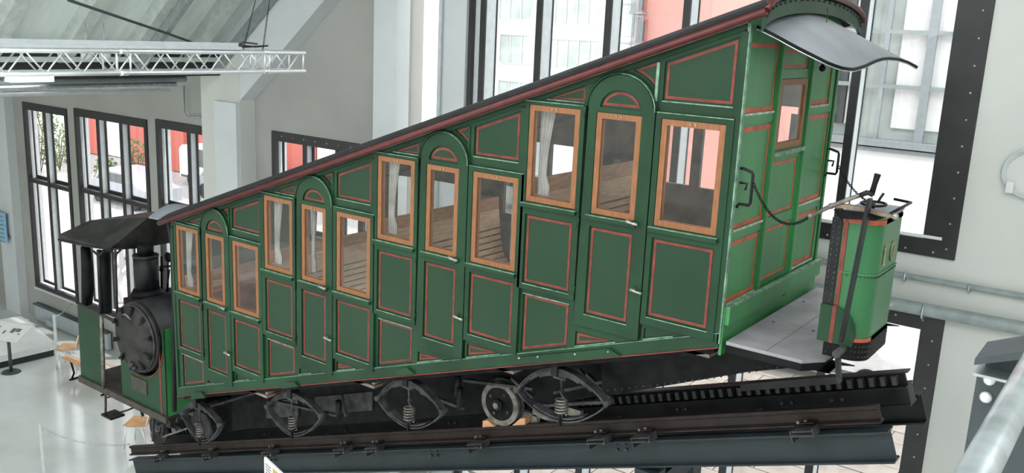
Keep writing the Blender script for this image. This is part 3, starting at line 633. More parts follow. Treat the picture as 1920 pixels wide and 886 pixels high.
    if k == 2: curtain(w11[0][0] + .06, w11[0][0] + .13, zt - .06, zt - .78, Y0 + .09); curtain(w10[1][0] - .16, w10[1][0] - .05, zt - .04, zt - .80, Y0 + .12)
    curtain(w12[1][0] - .25, w12[1][0] - .02, zt - .04, zt - .8, Y1 - .12)
# side frame sheet with openings
xL, xR = -10.0, -2.65
cuts = [xR] + [ws[0][0][0] - .068 for ws in wins_all[:3]] + [xL]
for k in range(4):
    ws = wins_all[k]; xb, xa = cuts[k], cuts[k + 1]; d_ = .002
    outer = [(xa + d_, zb_(xa)), (xb - d_, zb_(xb)), (xb - d_, zr(xb) + .01), (xa + d_, zr(xa) + .01)]
    fh = [[(min(max(px_, xa + .02), xb - .02), pz_) for px_, pz_ in q] for q in frame_holes if xa < sum(p[0] for p in q) / len(q) < xb]
    MB().prism(outer, Y0 + .010, Y0 + .026, holes=fh).build('side_frame', GREEN, CAR)
    inn = [(xa, zb_(xa) + .01), (xb, zb_(xb) + .01), (xb, zr(xb) - .02), (xa, zr(xa) - .02)]
    MB().prism(inn, Y0 + .036, Y0 + .052, holes=ws).build('side_lining', INNER, CAR)
    MB().prism(inn, Y1 - .05, Y1 - .02, holes=[inset(w_, -.025) for w_ in ws]).build('far_side_lining', INNER, CAR)
    MB().prism(outer, Y1 - .019, Y1, holes=[inset(w_, -.025) for w_ in ws]).build('far_side', GREEN, CAR)
for k, ws in enumerate(wins_all):
    for w_ in ws: MB().prism(inset(w_, -.024), Y1 - .03, Y1 - .026).build('far_pane', GLASS, CAR)
    (ox, oz), s_ = MOD[k]; xe = MOD[k - 1][0][0] if k else -2.65
    fx0 = max(-9.9, ox - .05); fz = oz - 1.88
    MB().box(fx0 + .01, xe - .09, Y0 + .06, Y1 - .06, fz, fz + .03).build('compartment_floor', INNER, CAR)
    # bench: back boards, slats, end bracket
    bx = ox - .03 if k < 3 else ox + .02; zt_ = oz - .70 + .03
    be = thing; b_ = MB().prism([(bx - .03, zt_), (bx - .0, zt_), (bx + .03, zt_ - .5), (bx + .10, zt_ - .78), (bx + .42, zt_ - .86), (bx + .42, zt_ - .90), (bx + .04, zt_ - .90)], Y1 - .30, Y1 - .27).build('bench', BENCHD, CAR)
    MB().prism([(bx - .03, zt_), (bx - .0, zt_), (bx + .03, zt_ - .5), (bx + .10, zt_ - .78), (bx + .42, zt_ - .86), (bx + .42, zt_ - .90), (bx + .04, zt_ - .90)], Y0 + .09, Y0 + .12).build('bench_end', BENCHD, b_)
    ya_, yb__ = Y0 + .07, Y1 - .16
    def slat(p, q, m_):
        MB().bar(((p[0] + q[0]) / 2, ya_, (p[1] + q[1]) / 2), ((p[0] + q[0]) / 2, yb__, (p[1] + q[1]) / 2), .018, math.dist(p, q), Vector((q[0] - p[0], 0, q[1] - p[1]))).build('slat', m_, b_)
    slat((bx + .01, zt_), (bx + .02, zt_ - .14), BENCHD); slat((bx + .022, zt_ - .145), (bx + .05, zt_ - .36), BENCH)
    prof = [(bx + .055, zt_ - .38), (bx + .075, zt_ - .50), (bx + .10, zt_ - .62), (bx + .15, zt_ - .73), (bx + .26, zt_ - .79), (bx + .38, zt_ - .81), (bx + .48, zt_ - .83)]
    tot = 0; seg = []
    for i in range(len(prof) - 1): seg.append(math.dist(prof[i], prof[i + 1]))
    def at(d):
        for i, s2 in enumerate(seg):
            if d <= s2: f = d / s2; return (prof[i][0] + (prof[i + 1][0] - prof[i][0]) * f, prof[i][1] + (prof[i + 1][1] - prof[i][1]) * f)
            d -= s2
        return prof[-1]
    d = 0
    while d + .05 < sum(seg): slat(at(d), at(d + .052), BENCH); d += .072
    # second bench facing it
    bx2 = xe - .12; b2 = MB().box(bx2 - .02, bx2 + .02, Y0 + .08, Y1 - .2, fz + .04, oz - .42 - (.25 if k == 0 else 0)).build('bench', CREAM if k else BENCHD, CAR)
    for i in range(4): MB().box(bx2 - .46 + i * .11, bx2 - .38 + i * .11, Y0 + .08, Y1 - .2, fz + .43, fz + .45).build('slat', BENCH, b2)
MB().box(-9.86, -9.62, Y0 + .10, Y1 - .3, 3.5, 4.35).build('upholstered_seat', ORANGE, CAR)
# bottom chord and its red line, mouldings, brackets
def chord(d0, d1, y0_, y1_, m_, nm, x0=xL, x1=xR):
    return MB().prism([(x0, zb_(x0) + d0), (x1, zb_(x1) + d0), (x1, zb_(x1) + d1), (x0, zb_(x0) + d1)], y0_, y1_).build(nm, m_, CAR)
chord(.008, .115, Y0 - .006, Y0 + .0095, GREEN, 'sole_bar'); chord(-.008, .004, Y0 - .004, Y0 + .02, RED, 'sole_bar_stripe')
chord(.1155, .121, Y0 - .007, Y0 + .002, EDGE, 'sole_bar_edge')
def topc(d0, d1, y0_, y1_, m_, nm):
    return MB().prism([(xL, zr(xL) - d1), (xR, zr(xR) - d1), (xR, zr(xR) - d0), (xL, zr(xL) - d0)], y0_, y1_).build(nm, m_, CAR)
topc(.0, .040, Y0 - .004, Y0 + .0095, GREEN, 'cant_rail')
for ws in wins_all[:3]:
    x = ws[0][0][0] - .07; MB().box(x - .028, x + .020, Y0 - .008, Y0 + .0095, zb_(x) + .12, zr(x) - .06).build('corner_post', GREEN, CAR)
for ws in wins_all:
    x = ws[2][0][0] - .075; zt = ws[0][0][1]; MB().box(x - .012, x + .012, Y0 + .0, Y0 + .0095, zt + .12, zr(x) - .06).build('stud', EDGE if ws is wins_all[0] else GREEN, CAR)
MB().box(xR - .05, xR + .0, Y0 - .008, Y0 + .0095, zb_(xR) + .12, zr(xR) - .06).build('corner_post', GREEN, CAR)
MB().box(xL, xL + .045, Y0 - .008, Y0 + .0095, zb_(xL) + .12, zr(xL) - .06).build('corner_post', GREEN, CAR)
for poly, riv in (([(357, 748), (364, 735), (377, 734), (386, 745)], 0), ([(527, 728), (537, 717), (552, 715), (560, 724)], 0), ([(740, 705), (747, 691), (763, 688), (777, 700)], 0),
                  ([(958, 684), (972, 669), (1142, 653), (1163, 667)], 4)):
    o = MB().prism(xz(poly, 6.47), 6.462, 6.492).build('spring_bracket', GREEN, CAR)
    for px in ((973, 1008, 1078, 1140) if riv else ()): q = PY(px, 671 - (px - 973) * .07, 6.46); MB().ball((q.x, 6.462, q.z), .012, 8, 5).build('bolt', CHROME, o)
# end wall (uphill), plane x = XE
XE = -2.65
def ye(pts): return [(PX(a, b, XE).y, PX(a, b, XE).z) for a, b in pts]
ytop = zr(XE) + .12
E = {}
yl = [(6.53, 6.555), ]
ca, cb, cc_, cdx = 6.56, 7.20, 7.28, 7.99
q_l = PX(1456, 283, XE).y; q_r = PX(1503, 272, XE).y
holes = []
def epanel(pts, lab=None, m_=GREEN_LIT, dark=False):
    q = ye(pts); yy0 = (q[0][0] + q[3][0]) / 2; yy1 = (q[1][0] + q[2][0]) / 2; zt = (q[0][1] + q[1][1]) / 2; zb = (q[2][1] + q[3][1]) / 2
    yy0 = max(yy0, 6.57); yy1 = min(yy1, 8.63); return [(yy0, zt), (yy1, zt), (yy1, zb), (yy0, zb)]
EP = [epanel([(1402, 82), (1466, 70), (1452, 207), (1390, 214)]), epanel([(1388, 236), (1448, 228), (1431, 412), (1369, 432)]), epanel([(1365, 455), (1427, 428), (1412, 545), (1352, 572)]),
      epanel([(1524, 100), (1562, 100), (1556, 194), (1519, 198)]), epanel([(1517, 215), (1556, 208), (1538, 368), (1497, 384)]), epanel([(1493, 402), (1533, 386), (1522, 480), (1480, 505)])]
DP = [epanel([(1471, 90), (1521, 92), (1518, 128), (1470, 131)]), epanel([(1456, 303), (1503, 290), (1490, 388), (1441, 410)]), epanel([(1439, 428), (1487, 408), (1474, 508), (1424, 528)])]
EW = epanel([(1470, 150), (1516, 144), (1503, 271), (1456, 281)])
dy0, dy1 = EP[0][1][0] + .05, EP[3][0][0] - .05
for q in DP: q[0] = (dy0 + .05, q[0][1]); q[3] = (dy0 + .05, q[3][1]); q[1] = (dy1 - .05, q[1][1]); q[2] = (dy1 - .05, q[2][1])
EW = [(dy0 + .04, EW[0][1]), (dy1 - .04, EW[0][1]), (dy1 - .04, EW[2][1]), (dy0 + .04, EW[2][1])]
zdoor_b = DP[2][2][1] - .06; zplat = 5.496
dout = [(dy0, DP[0][0][1] + .05), (dy1, DP[0][0][1] + .05), (dy1, zdoor_b), (dy0, zdoor_b)]
wallp = [(Y0, zb_(XE)), (Y1, zb_(XE)), (Y1, zr(XE))] + [(7.6 + 1.1 * math.cos(a_), zr(XE) + .17 * math.sin(a_)) for a_ in [PI * i / 12 for i in range(1, 12)]] + [(Y0, zr(XE))]
MB().prism(wallp, XE - .012, XE + .0, ax='x', holes=[inset(q, 0) for q in EP] + [dout]).build('end_frame', GREEN_LIT, CAR)
MB().prism(inset(wallp, .01), XE - .045, XE - .025, ax='x', holes=[EW]).build('end_lining', INNER, CAR)
for q in EP:
    o = MB().prism(inset(q, -.003), XE - .022, XE - .0125, ax='x').build('panel', GREEN_LIT, CAR)
    g = .02
    MB().prism([(q[0][0], q[0][1] - g), (q[1][0], q[1][1] - g), (q[1][0], q[1][1] - g - .036), (q[0][0], q[0][1] - g - .036)], XE - .0124, XE - .010, ax='x').build('pinstripe', REDE, o)
    MB().prism([(q[3][0], q[3][1] + .002 + .036), (q[2][0], q[2][1] + .002 + .036), (q[2][0], q[2][1] + .002), (q[3][0], q[3][1] + .002)], XE - .0124, XE - .010, ax='x').build('pinstripe', REDE, o)
    MB().prism([(q[1][0] - .045, q[1][1] - g), (q[1][0] - .02, q[1][1] - g), (q[2][0] - .02, q[2][1] + g), (q[2][0] - .045, q[2][1] + g)], XE - .0125, XE - .0105, ax='x').build('pinstripe', REDE, o)
    MB().box(XE + .0, XE + .006, q[3][0], q[2][0], q[3][1] - .018, q[3][1] + .0).build('pale_edge', EDGEW, o)
dr = MB().prism(dout, XE - .03, XE - .004, ax='x', holes=DP + [EW]).build('door', GREEN_LIT, CAR)
for q in DP:
    MB().prism(inset(q, -.003), XE - .028, XE - .016, ax='x').build('panel', GREEN_LIT, dr)
    MB().prism(inset(q, .014), XE - .0159, XE - .013, ax='x', holes=[inset(q, .036)]).build('pinstripe', REDE, dr)
MB().prism(inset(EW, .003), XE - .035, XE + .004, ax='x', holes=[inset(EW, .055)]).build('window_frame', OAK, dr)
MB().prism(inset(EW, .056), XE - .012, XE - .008, ax='x').build('pane', GLASS, dr)
MB().box(XE - .004, XE + .04, dy0 + .02, dy1 - .02, EW[2][1] - .045, EW[2][1] - .01).build('sill', EDGE, dr)
for y in (dy0 - .02, dy1 + .02): MB().box(XE + .0005, XE + .022, y - .018, y + .018, zdoor_b, zr(XE)).build('door_post', GREEN_LIT, CAR)
MB().box(XE - .012, XE + .012, Y0 - .006, Y0 + .03, zb_(XE) + .03, zr(XE)).build('corner_post', EDGE, CAR)
MB().box(XE - .03, XE + .014, Y1 - .03, Y1 + .006, zb_(XE), zr(XE)).build('corner_post', GREEN_LIT, CAR)
zp0, zp1 = PX(1352, 577, XE).z, PX(1352, 603, XE).z
MB().box(XE + .0245, XE + .06, Y0 + .02, Y1 - .0, zp1 - .02, zp0).build('kick_plank', GREEN_LIT, CAR)
MB().box(XE + .0245, XE + .062, Y0 + .02, Y1 - .0, zp0 + .0005, zp0 + .012).build('pale_edge', EDGE, CAR)
MB().box(XE + .001, XE + .024, Y0 + .01, Y1 - .01, zplat - .13, zp0 - .001).build('kick_board', GREEN_LIT, CAR)
q = PX(1472, 543, XE + .03); MB().box(XE + .0245, XE + .027, q.y - .04, q.y + .03, q.z - .05, q.z + .03).build('slot', BLACK, CAR)
def grab(yc, z0_, z1_):
    MB().tube([(XE + .005, yc, z1_ + .02), (XE + .03, yc, z1_ + .02), (XE + .10, yc, z1_), (XE + .11, yc, z1_ - .02), (XE + .11, yc, z0_ + .02), (XE + .10, yc, z0_), (XE + .02, yc, z0_), (XE + .005, yc, z0_ - .03)], .012, 8).tube([(XE + .01, yc, z1_ - .09), (XE + .07, yc, z1_ - .09), (XE + .06, yc, z1_ - .14)], .01, 8).build('grab_handle', BLACKM, CAR)
g0 = PX(1378, 322, XE); g1 = PX(1372, 384, XE); grab(Y0 + .08, g1.z - .0, g0.z)
g2 = PX(1556, 285, XE + .05); grab(Y1 - .02, PX(1553, 326, XE + .05).z, g2.z)
q = PX(1542, 128, XE + .05); MB().tube([(XE, q.y, q.z + .12), (XE + .05, q.y, q.z + .12), (XE + .05, q.y, q.z)], .013, 8).ball((XE + .05, q.y, q.z), .03).build('lamp_hook', BLACK, CAR)
def chain(p, q, sag, n, name='chain'):
    m = MB(); pts = []
    for i in range(n + 1): s_ = i / n; a_ = Vector(p).lerp(Vector(q), s_); a_.z -= sag * 4 * s_ * (1 - s_); pts.append(a_)
    for i in range(n):
        c = (pts[i] + pts[i + 1]) / 2; d = (pts[i + 1] - pts[i]); L_ = d.length * .66; d.normalize(); sdv = d.cross(Vector((0, 1, 0) if i % 2 else (.3, 0, 1))).normalized()
        m.tube([c + d * L_ * math.cos(a_) + sdv * .010 * math.sin(a_) for a_ in [2 * PI * j / 8 for j in range(8)]], .0034, 5, closed=True)
    m.build(name, BLACK, CAR)
MB().box(xR - .065, xR - .0125, Y0 + .0, Y0 + .05, zb_(xR) + .01, zb_(xR) + .20).build('corner_block', GREEN, CAR)
# left end wall
MB().prism(wallp and [(Y0, zb_(xL)), (Y1, zb_(xL)), (Y1, zr(xL)), (7.6, zr(xL) + .17), (Y0, zr(xL))], xL - .0, xL + .02, ax='x').build('end_wall', GREEN, CAR)
# roof
def roofsec(x, lift=0., n=14, half=1.19): return [Vector((x, 7.6 - half * math.cos(PI * i / n), zr(x) + .035 + lift + .17 * math.sin(PI * i / n))) for i in range(n + 1)]
MB().sheet(roofsec(-10.10), roofsec(-2.50), (0, 0, .028)).build('roof', ROOFT, CAR)
MB().sheet(roofsec(-10.0, -.03, half=1.1), roofsec(-2.66, -.03, half=1.1), (0, 0, .012)).build('roof_lining', INNER, CAR)
MB().tube([(-10.11, 6.405, zr(-10.11) + .03), (-2.50, 6.405, zr(-2.50) + .03)], .030, 10).build('roof_trim', WINE, CAR)
MB().tube([(-10.11, 6.415, zr(-10.11) + .072), (-2.50, 6.415, zr(-2.50) + .072)], .016, 8).build('roof_edge', ROOFT, CAR)
MB().tube([p + Vector((0, 0, -.0)) for p in roofsec(-2.50, .0)], .026, 8).build('roof_end_trim', WINE, CAR)
a_ = [Vector((-2.51, p.y, p.z - .035)) for p in roofsec(-2.51)]; b_ = [p + Vector((0, 0, -.11)) for p in a_]
MB().sheet(a_, b_, (-.02, 0, 0)).build('roof_end_board', GREEN, CAR)
m = MB()
for i in range(26): s_ = PI * (i + .5) / 26; m.ball((-2.505, 7.6 - 1.15 * math.cos(s_), zr(-2.50) - .015 + .17 * math.sin(s_)), .010, 6, 4)
m.build('rivets', IRON, CAR, kind='stuff')
# canopy over the uphill platform (arched sheet sloping outwards)
n = 22; A = []; B = []
Q = [(6.50, 7.90), (8.72, 7.86)]
for i in range(n + 1):
    s_ = i / n; ar = math.sin(PI * s_)
    A.append(Vector((-2.60, 6.50 + 2.15 * s_, 7.885 + .17 * ar)))
outl = [(1420, 48, 6.50), (1456, 66, 6.50), (1492, 86, 6.51), (1528, 104, 6.53), (1556, 118, 6.60), (1580, 126, 6.72), (1600, 128, 6.92), (1620, 123, 7.2), (1640, 113, 7.55), (1660, 107, 7.95), (1685, 109, 8.35), (1703, 115, 8.6), (1719, 124, 8.74)]
def lerp_list(L_, s_):
    f = s_ * (len(L_) - 1); i = min(int(f), len(L_) - 2); f -= i; return tuple(L_[i][j] * (1 - f) + L_[i + 1][j] * f for j in range(3))
for i in range(n + 1):
    a_, b_, y_ = lerp_list(outl, i / n); B.append(PY(a_, b_, y_))
mid1 = [a_.lerp(b_, .33) + Vector((0, 0, .03 * math.sin(PI * i / n))) for i, (a_, b_) in enumerate(zip(A, B))]; mid2 = [a_.lerp(b_, .67) + Vector((0, 0, .03 * math.sin(PI * i / n))) for i, (a_, b_) in enumerate(zip(A, B))]
m = MB(); rows = [A, mid1, mid2, B]; vs = [p for r_ in rows for p in r_]; N_ = n + 1; fs = []
vs2 = [v - Vector((0, 0, .014)) for v in vs]; off = len(vs)
for r_ in range(3):
    for i in range(n):
        a0 = r_ * N_ + i; fs.append((a0, a0 + 1, a0 + N_ + 1, a0 + N_)); fs.append((off + a0, off + a0 + N_, off + a0 + N_ + 1, off + a0 + 1))
m.add(vs + vs2, fs, True); cn = m.build('platform_canopy', HOOD, CAR)
MB().tube([b_ - Vector((0, 0, .008)) for b_ in B], .013, 8).build('canopy_rim', BLACK, cn); MB().tube([b_ + Vector((0, -.004, -.022)) for b_ in B], .006, 6).build('canopy_rim_edge', STEEL, cn)
MB().cyl(PX(1552, 15, -2.42), PX(1550, 42, -2.40), .004, 6).build('stay_wire', IRON, cn)
# uphill platform
dk = MB().prism([(XE + .063, 6.5), (-1.985, 6.5), (-1.86, 6.66), (-1.86, 8.62), (XE + .063, 8.66)], zplat - .028, zplat, ax='z').build('platform_deck', DECK, CAR)
MB().prism([(XE + .063, 6.493), (-1.985, 6.493), (-1.88, 6.62), (-1.88, 8.60), (XE + .063, 8.64)], zplat - .085, zplat - .029, ax='z').build('deck_bearer', BLACK, dk)
MB().box(-2.265, -2.262, 6.51, 8.6, zplat, zplat + .001).build('plank_joint', BLACK, dk)
for (px, py) in ((1450, 603), (1525, 620), (1507, 565), (1450, 580)): q = on(px, py, 2, zplat); MB().cyl((q.x, q.y, zplat), (q.x, q.y, zplat + .004), .012, 10).build('screw', IRON, dk)
# platform dashboard / tank with the number
tx0, tx1, ty0, ty1, tz0, tz1 = -1.855, -1.57, 6.56, 7.14, 5.70, 6.62
def tankpoly(g=0, r=.13):
    p = [(tx0 + g, ty1 - g), (tx0 + g, ty0 + g)]; cx_, cy_ = tx1 - r, ty0 + r
    p += [(cx_ + (r - g) * math.sin(a_), cy_ - (r - g) * math.cos(a_)) for a_ in [PI / 2 * i / 8 for i in range(9)]] + [(tx1 - g, ty1 - g)]
    return p
GREENT = mat('green_half_lit_tank', (.028, .145, .048), .34, noise=.25, nscale=3, col2=(.034, .16, .06))  # coach green set between its lit and shaded tones
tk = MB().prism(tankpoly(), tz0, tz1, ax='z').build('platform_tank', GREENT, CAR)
MB().prism(tankpoly(-.006), tz0 - .14, tz0 - .0005, ax='z').build('tank_skirt', BLACK, tk)
MB().prism(tankpoly(-.008), tz1 + .0005, tz1 + .02, ax='z').build('tank_top', HOOD, tk)
edge = tankpoly(-.004)[1:]
def trim(z0_, z1_, m_, nm, g=.0045):
    e = tankpoly(-g)[1:]; f_ = tankpoly(-g - .003)[1:]
    MB().sheet([(a_, b_, z0_) for a_, b_ in e], [(a_, b_, z1_) for a_, b_ in e], (.0, -.002, 0)).build(nm, m_, tk)
trim(tz0 + .001, tz0 + .03, REDE, 'red_band'); trim(tz1 - .05, tz1 - .015, REDE, 'red_band')
zs_ = PY(1600, 513, 6.56).z
MB().tube([(a_, b_, zs_) for a_, b_ in tankpoly(-.003)[1:]], .007, 6).build('seam', GREEN_LIT, tk)
MB().box(tx0 + .035, tx0 + .065, ty0 - .007, ty0 - .001, tz0, tz1 - .02).build('red_band', RED, tk)
MB().box(tx0 - .05, tx0 + .025, ty0 - .012, ty0 + .03, tz0 - .0, tz1 - .03).build('angle_iron', BLACKM, tk)
m = MB()
for i in range(24):
    z = tz0 + .03 + i * .042
    for dx in (-.03, .01): m.ball((tx0 + dx, ty0 - .013, z), .009, 6, 4)
tp = tankpoly(-.008)[1:]
def along(poly, step, z, r=.010):
    for i in range(len(poly) - 1):
        a_, b_ = Vector(poly[i]), Vector(poly[i + 1]); L_ = (b_ - a_).length; k_ = max(1, int(L_ / step))
        for j in range(k_): c = a_.lerp(b_, (j + .5) / k_); m.ball((c.x, c.y, z), r, 6, 4)
along(tp, .05, tz0 - .03, .006); along(tp, .07, tz0 - .07, .006); along(tp, .05, tz0 - .11, .006); along(tankpoly(-.003)[1:], .035, zs_ - .018, .006)
m.build('rivets', IRON, tk, kind='stuff')
qp = [(tx0, tz0 + .22)] + [(tx0 + .24 * math.cos(a_) ** 1 if a_ < PI / 2 else tx0, tz0 + .22 * math.sin(a_)) for a_ in []]
qp = [(tx0 - .052, tz0 - .03), (tx0 + .20, tz0 - .03)] + [(tx0 + .02 + .20 * math.cos(a_), tz0 + .06 + .19 * math.sin(a_)) for a_ in [PI / 2 * i / 10 for i in range(11)]] + [(tx0 - .052, tz0 + .25)]
MB().prism(qp, ty0 - .030, ty0 - .0245).build('corner_plate', GREEN, tk); MB().box(tx0 + .035, tx0 + .063, ty0 - .033, ty0 - .0305, tz0 - .03, tz0 + .249).build('red_band', RED, tk)
# number 1 and 0 on the tank's outward face
def digit(yc, pts, holes=()):
    MB().prism([(yc + a_, b_) for a_, b_ in pts], tx1 + .003, tx1 + .012, ax='x', holes=[[(yc + a_, b_) for a_, b_ in h] for h in holes]).build('numeral', BRASS, tk)
    MB().prism([(yc + a_ + .006, b_ - .005) for a_, b_ in pts], tx1 + .0005, tx1 + .0028, ax='x', holes=[[(yc + a_ + .006, b_ - .005) for a_, b_ in h] for h in holes]).build('numeral_shadow_line', BLACK, tk)
zc = PX(1663, 475, tx1).z; h = .075
y1_ = PX(1657, 478, tx1).y; y0_ = PX(1669, 473, tx1).y
digit(y1_, [(-.022, zc - h), (.022, zc - h), (.022, zc - h + .012), (.007, zc - h + .012), (.007, zc + h), (-.005, zc + h), (-.026, zc + h - .032), (-.020, zc + h - .040), (-.007, zc + h - .026), (-.007, zc - h + .012), (-.022, zc - h + .012)])
ov = [(.034 * math.cos(a_), zc + h * math.sin(a_)) for a_ in [2 * PI * i / 20 for i in range(20)]]; ov2 = [(.020 * math.cos(a_), zc + (h - .012) * math.sin(a_)) for a_ in [2 * PI * i / 16 for i in range(16)]]
digit(y0_ + .03, ov, [ov2])
# tank top fittings: wheel ring, rails, lever
q = Vector((-1.70, 6.95, tz1)); zt = tz1 + .02
MB().tube([(q.x - .02 + .085 * math.cos(a_), 6.88 + .11 * math.sin(a_), zt + .035) for a_ in [2 * PI * i / 24 for i in range(24)]], .010, 6, closed=True).build('hand_wheel', BLACKM, tk)
MB().cyl((q.x - .02, 6.88, zt), (q.x - .02, 6.88, zt + .04), .012).build('spindle', BLACKM, tk)
MB().tube([(tx1 + .03, 6.62, zt + .02), (tx1 + .035, 7.2, zt + .03), (tx1 - .1, 7.26, zt + .03)], .011, 6).build('guard_rail', BLACKM, tk)
MB().tube([PY(1657, 362, 6.7), PY(1650, 372, 6.7), PY(1646, 380, 6.7)], .01, 6).build('small_lever', BLACKM, tk)
MB().sheet([PY(1560, 383, 6.45), PY(1590, 384, 6.45), PY(1620, 389, 6.45), PY(1650, 398, 6.45), PY(1676, 405, 6.45)], [PY(1560, 389, 6.45), PY(1590, 391, 6.45), PY(1620, 396, 6.45), PY(1650, 405, 6.45), PY(1676, 409, 6.45)], (0, .05, 0)).build('wooden_rail', WOODT, CAR)
q = PY(1677, 406, 6.46); MB().ball((q.x, 6.475, q.z), .026, 12, 8).build('rail_knob', CHROME, CAR)
MB().prism(xz([(1563, 392), (1640, 400), (1660, 408), (1640, 413), (1575, 409)], 6.49), 6.485, 6.53).build('rail_bracket', BLACK, CAR)
MB().tube([PY(1520, 404, 6.45), PY(1560, 385, 6.45), PY(1600, 370, 6.45), PY(1632, 360, 6.45)], .016, 10).ball(PY(1520, 404, 6.45), .022).ball(PY(1558, 386, 6.45), .022).build('handle_rod', IRONL, CAR)
lev = MB().bar(PY(1631, 372, 6.40), PY(1577, 640, 6.40), .022, .075, (0, 1, 0)).build('brake_lever', BLACKM, CAR)
MB().tube([PY(1634, 365, 6.40), PY(1640, 345, 6.40), PY(1646, 326, 6.40)], [.020, .018, .022], 10).build('lever_grip', BLACK, lev)
MB().tube([PY(1612, 366, 6.38), PY(1625, 360, 6.38), PY(1637, 366, 6.38)], .016, 8).build('lever_collar', BLACKM, lev)
q = PY(1571, 661, 6.42); MB().cyl((q.x, 6.38, q.z), (q.x, 6.75, q.z), .030, 16).build('pivot', IRON, lev)
MB().bar(PY(1571, 664, 6.42), PY(1573, 712, 6.42), .03, .05, (0, 1, 0)).cyl(PY(1573, 712, 6.39), PY(1573, 712, 6.46), .022, 12).build('link', BLACKM, lev)
MB().bar(PY(1573, 712, 6.44), PY(1390, 727, 6.9), .02, .05).build('pull_rod', BLACKM, lev)
p = Vector((XE + .11, Y0 + .08, PX(1390, 345, XE + .11).z)); chain(p, PY(1520, 404, 6.45), .17, 46)
p = Vector((XE + .11, Y1 - .02, PX(1562, 310, XE + .1).z)); chain(p, (-2.0, 8.2, 6.45), .08, 40)
# ---------------------------------------------------------------- underframe
gird = xz([(1128, 672), (1345, 656), (1362, 640), (1556, 664), (1604, 668), (1548, 683), (1400, 697), (1270, 719), (1128, 742)], 6.92); gird = [(a_, min(b_, 5.40)) for a_, b_ in gird]
ug = MB().prism(gird, 6.92, 6.95).build('rear_girder', BLACK, CAR)
MB().prism([(a_, b_) for a_, b_ in gird], 8.25, 8.28).build('rear_girder', BLACK, CAR)
MB().prism([(a_, min(b_, 5.40)) for a_, b_ in xz([(1345, 654), (1360, 640), (1556, 668), (1545, 682)], 6.6)], 6.92 - .3, 6.918).build('rear_crossmember', BLACK, CAR)
m = MB()
for i in range(32):
    s_ = i / 31; px = 1140 + 410 * s_; py = 738 - 60 * s_ + 5 * math.sin(PI * s_); q = PY(px, py - 7, 6.915); m.ball((q.x, 6.918, q.z), .011, 6, 4)
m.build('rivets', IRON, CAR, kind='stuff')
bl = [(x, zb_(x) - .03) for x in (-9.95, -3.4)]
lo = [(x, RL(x) + d) for x, d in ((-9.95, .12), (-7.0, .10), (-5.0, .12), (-4.2, .22), (-3.4, .36))]
MB().prism([bl[0]] + [bl[1]] + lo[::-1], 7.30, 7.33).build('main_girder', BLACK, CAR)
MB().prism([bl[0]] + [bl[1]] + lo[::-1], 7.88, 7.91).build('main_girder', BLACK, CAR)
MB().prism([(x, zb_(x) - d) for x, d in ((-9.95, .0), (-2.7, .0), (-2.7, .06), (-9.95, .06))], Y0 + .06, Y1 - .06).build('floor_frame', BLACK, CAR)
for px0, px1 in ((592, 700), (500, 560)):
    a_, b_ = PY(px0, 740, 7.29).x, PY(px1, 740, 7.29).x
    MB().prism([(a_, RL(a_) + .26), (b_, RL(b_) + .26), (b_, RL(b_) + .50), (a_, RL(a_) + .50)], 7.275, 7.298).build('cover_plate', IRON, CAR)
for (p0, p1) in (((360, 772), (600, 700)), ((520, 752), (640, 780)), ((790, 735), (870, 765)), ((640, 740), (650, 780)), ((870, 712), (1000, 728)), ((1040, 735), (1145, 712)), ((960, 708), (1000, 745)), ((1085, 690), (1130, 748)), ((1100, 700), (1145, 745)), ((690, 715), (900, 690)), ((1010, 760), (1140, 752))):
    MB().bar(PY(*p0, 7.15), PY(*p1, 7.15), .03, .045, (0, 1, 0)).build('brake_rod', IRON, CAR)
for px, py in ((635, 765), (862, 742), (858, 720)): q = PY(px, py, 7.1); MB().cyl(q - Vector((0, 0, .13)), q + Vector((0, 0, .10)), .035, 12).build('damper', BLACKM, CAR)
for (px, py, w1, h1) in ((1000, 775, .12, .10), (1040, 772, .2, .12), (1080, 765, .12, .08)): q = PY(px, py, 7.35); MB().box(q.x - w1, q.x + w1, 7.30 - .06, 7.298, q.z - h1 / 2, q.z + h1 / 2).build('axle_box', IRONL, CAR)
def wheel(px, py, y, r, lab=None, parts=True):
    q = PY(px, py, y); c = Vector((q.x, y, RL(q.x) + r / math.cos(TH) + .004))
    wh = MB().cyl(c + Vector((0, -.015, 0)), c + Vector((0, .06, 0)), r, 40).build('wheel', IRONL, CAR)
    MB().cyl(c + Vector((0, .06, 0)), c + Vector((0, .085, 0)), r + .025, 40).build('wheel_flange', IRON, wh)
    MB().cyl(c + Vector((0, -.020, 0)), c + Vector((0, -.0155, 0)), r * .76, 32).build('wheel_disc', BLACK, wh)
    MB().cyl(c + Vector((0, -.06, 0)), c + Vector((0, -.0205, 0)), r * .24, 16).build('hub', BLACKM, wh); MB().cyl(c + Vector((0, -.085, 0)), c + Vector((0, -.0605, 0)), r * .15, 6).build('axle_nut', IRONL, wh)
    m = MB()
    for k in range(4): a_ = PI / 4 + k * PI / 2 + .3; m.cyl(c + Vector((r * .55 * math.cos(a_), -.024, r * .55 * math.sin(a_))), c + Vector((r * .55 * math.cos(a_), -.0203, r * .55 * math.sin(a_))), .018, 8)
    m.build('wheel_hole', IRON, wh); return wh
wheel(938, 752, 7.17, .235); MB().cyl((PY(938, 752, 7.17).x, 7.26, RL(PY(938, 752, 7.17).x) + .25), (PY(938, 752, 7.17).x, 8.0, RL(PY(938, 752, 7.17).x) + .25), .04).build('axle', BLACK, CAR)
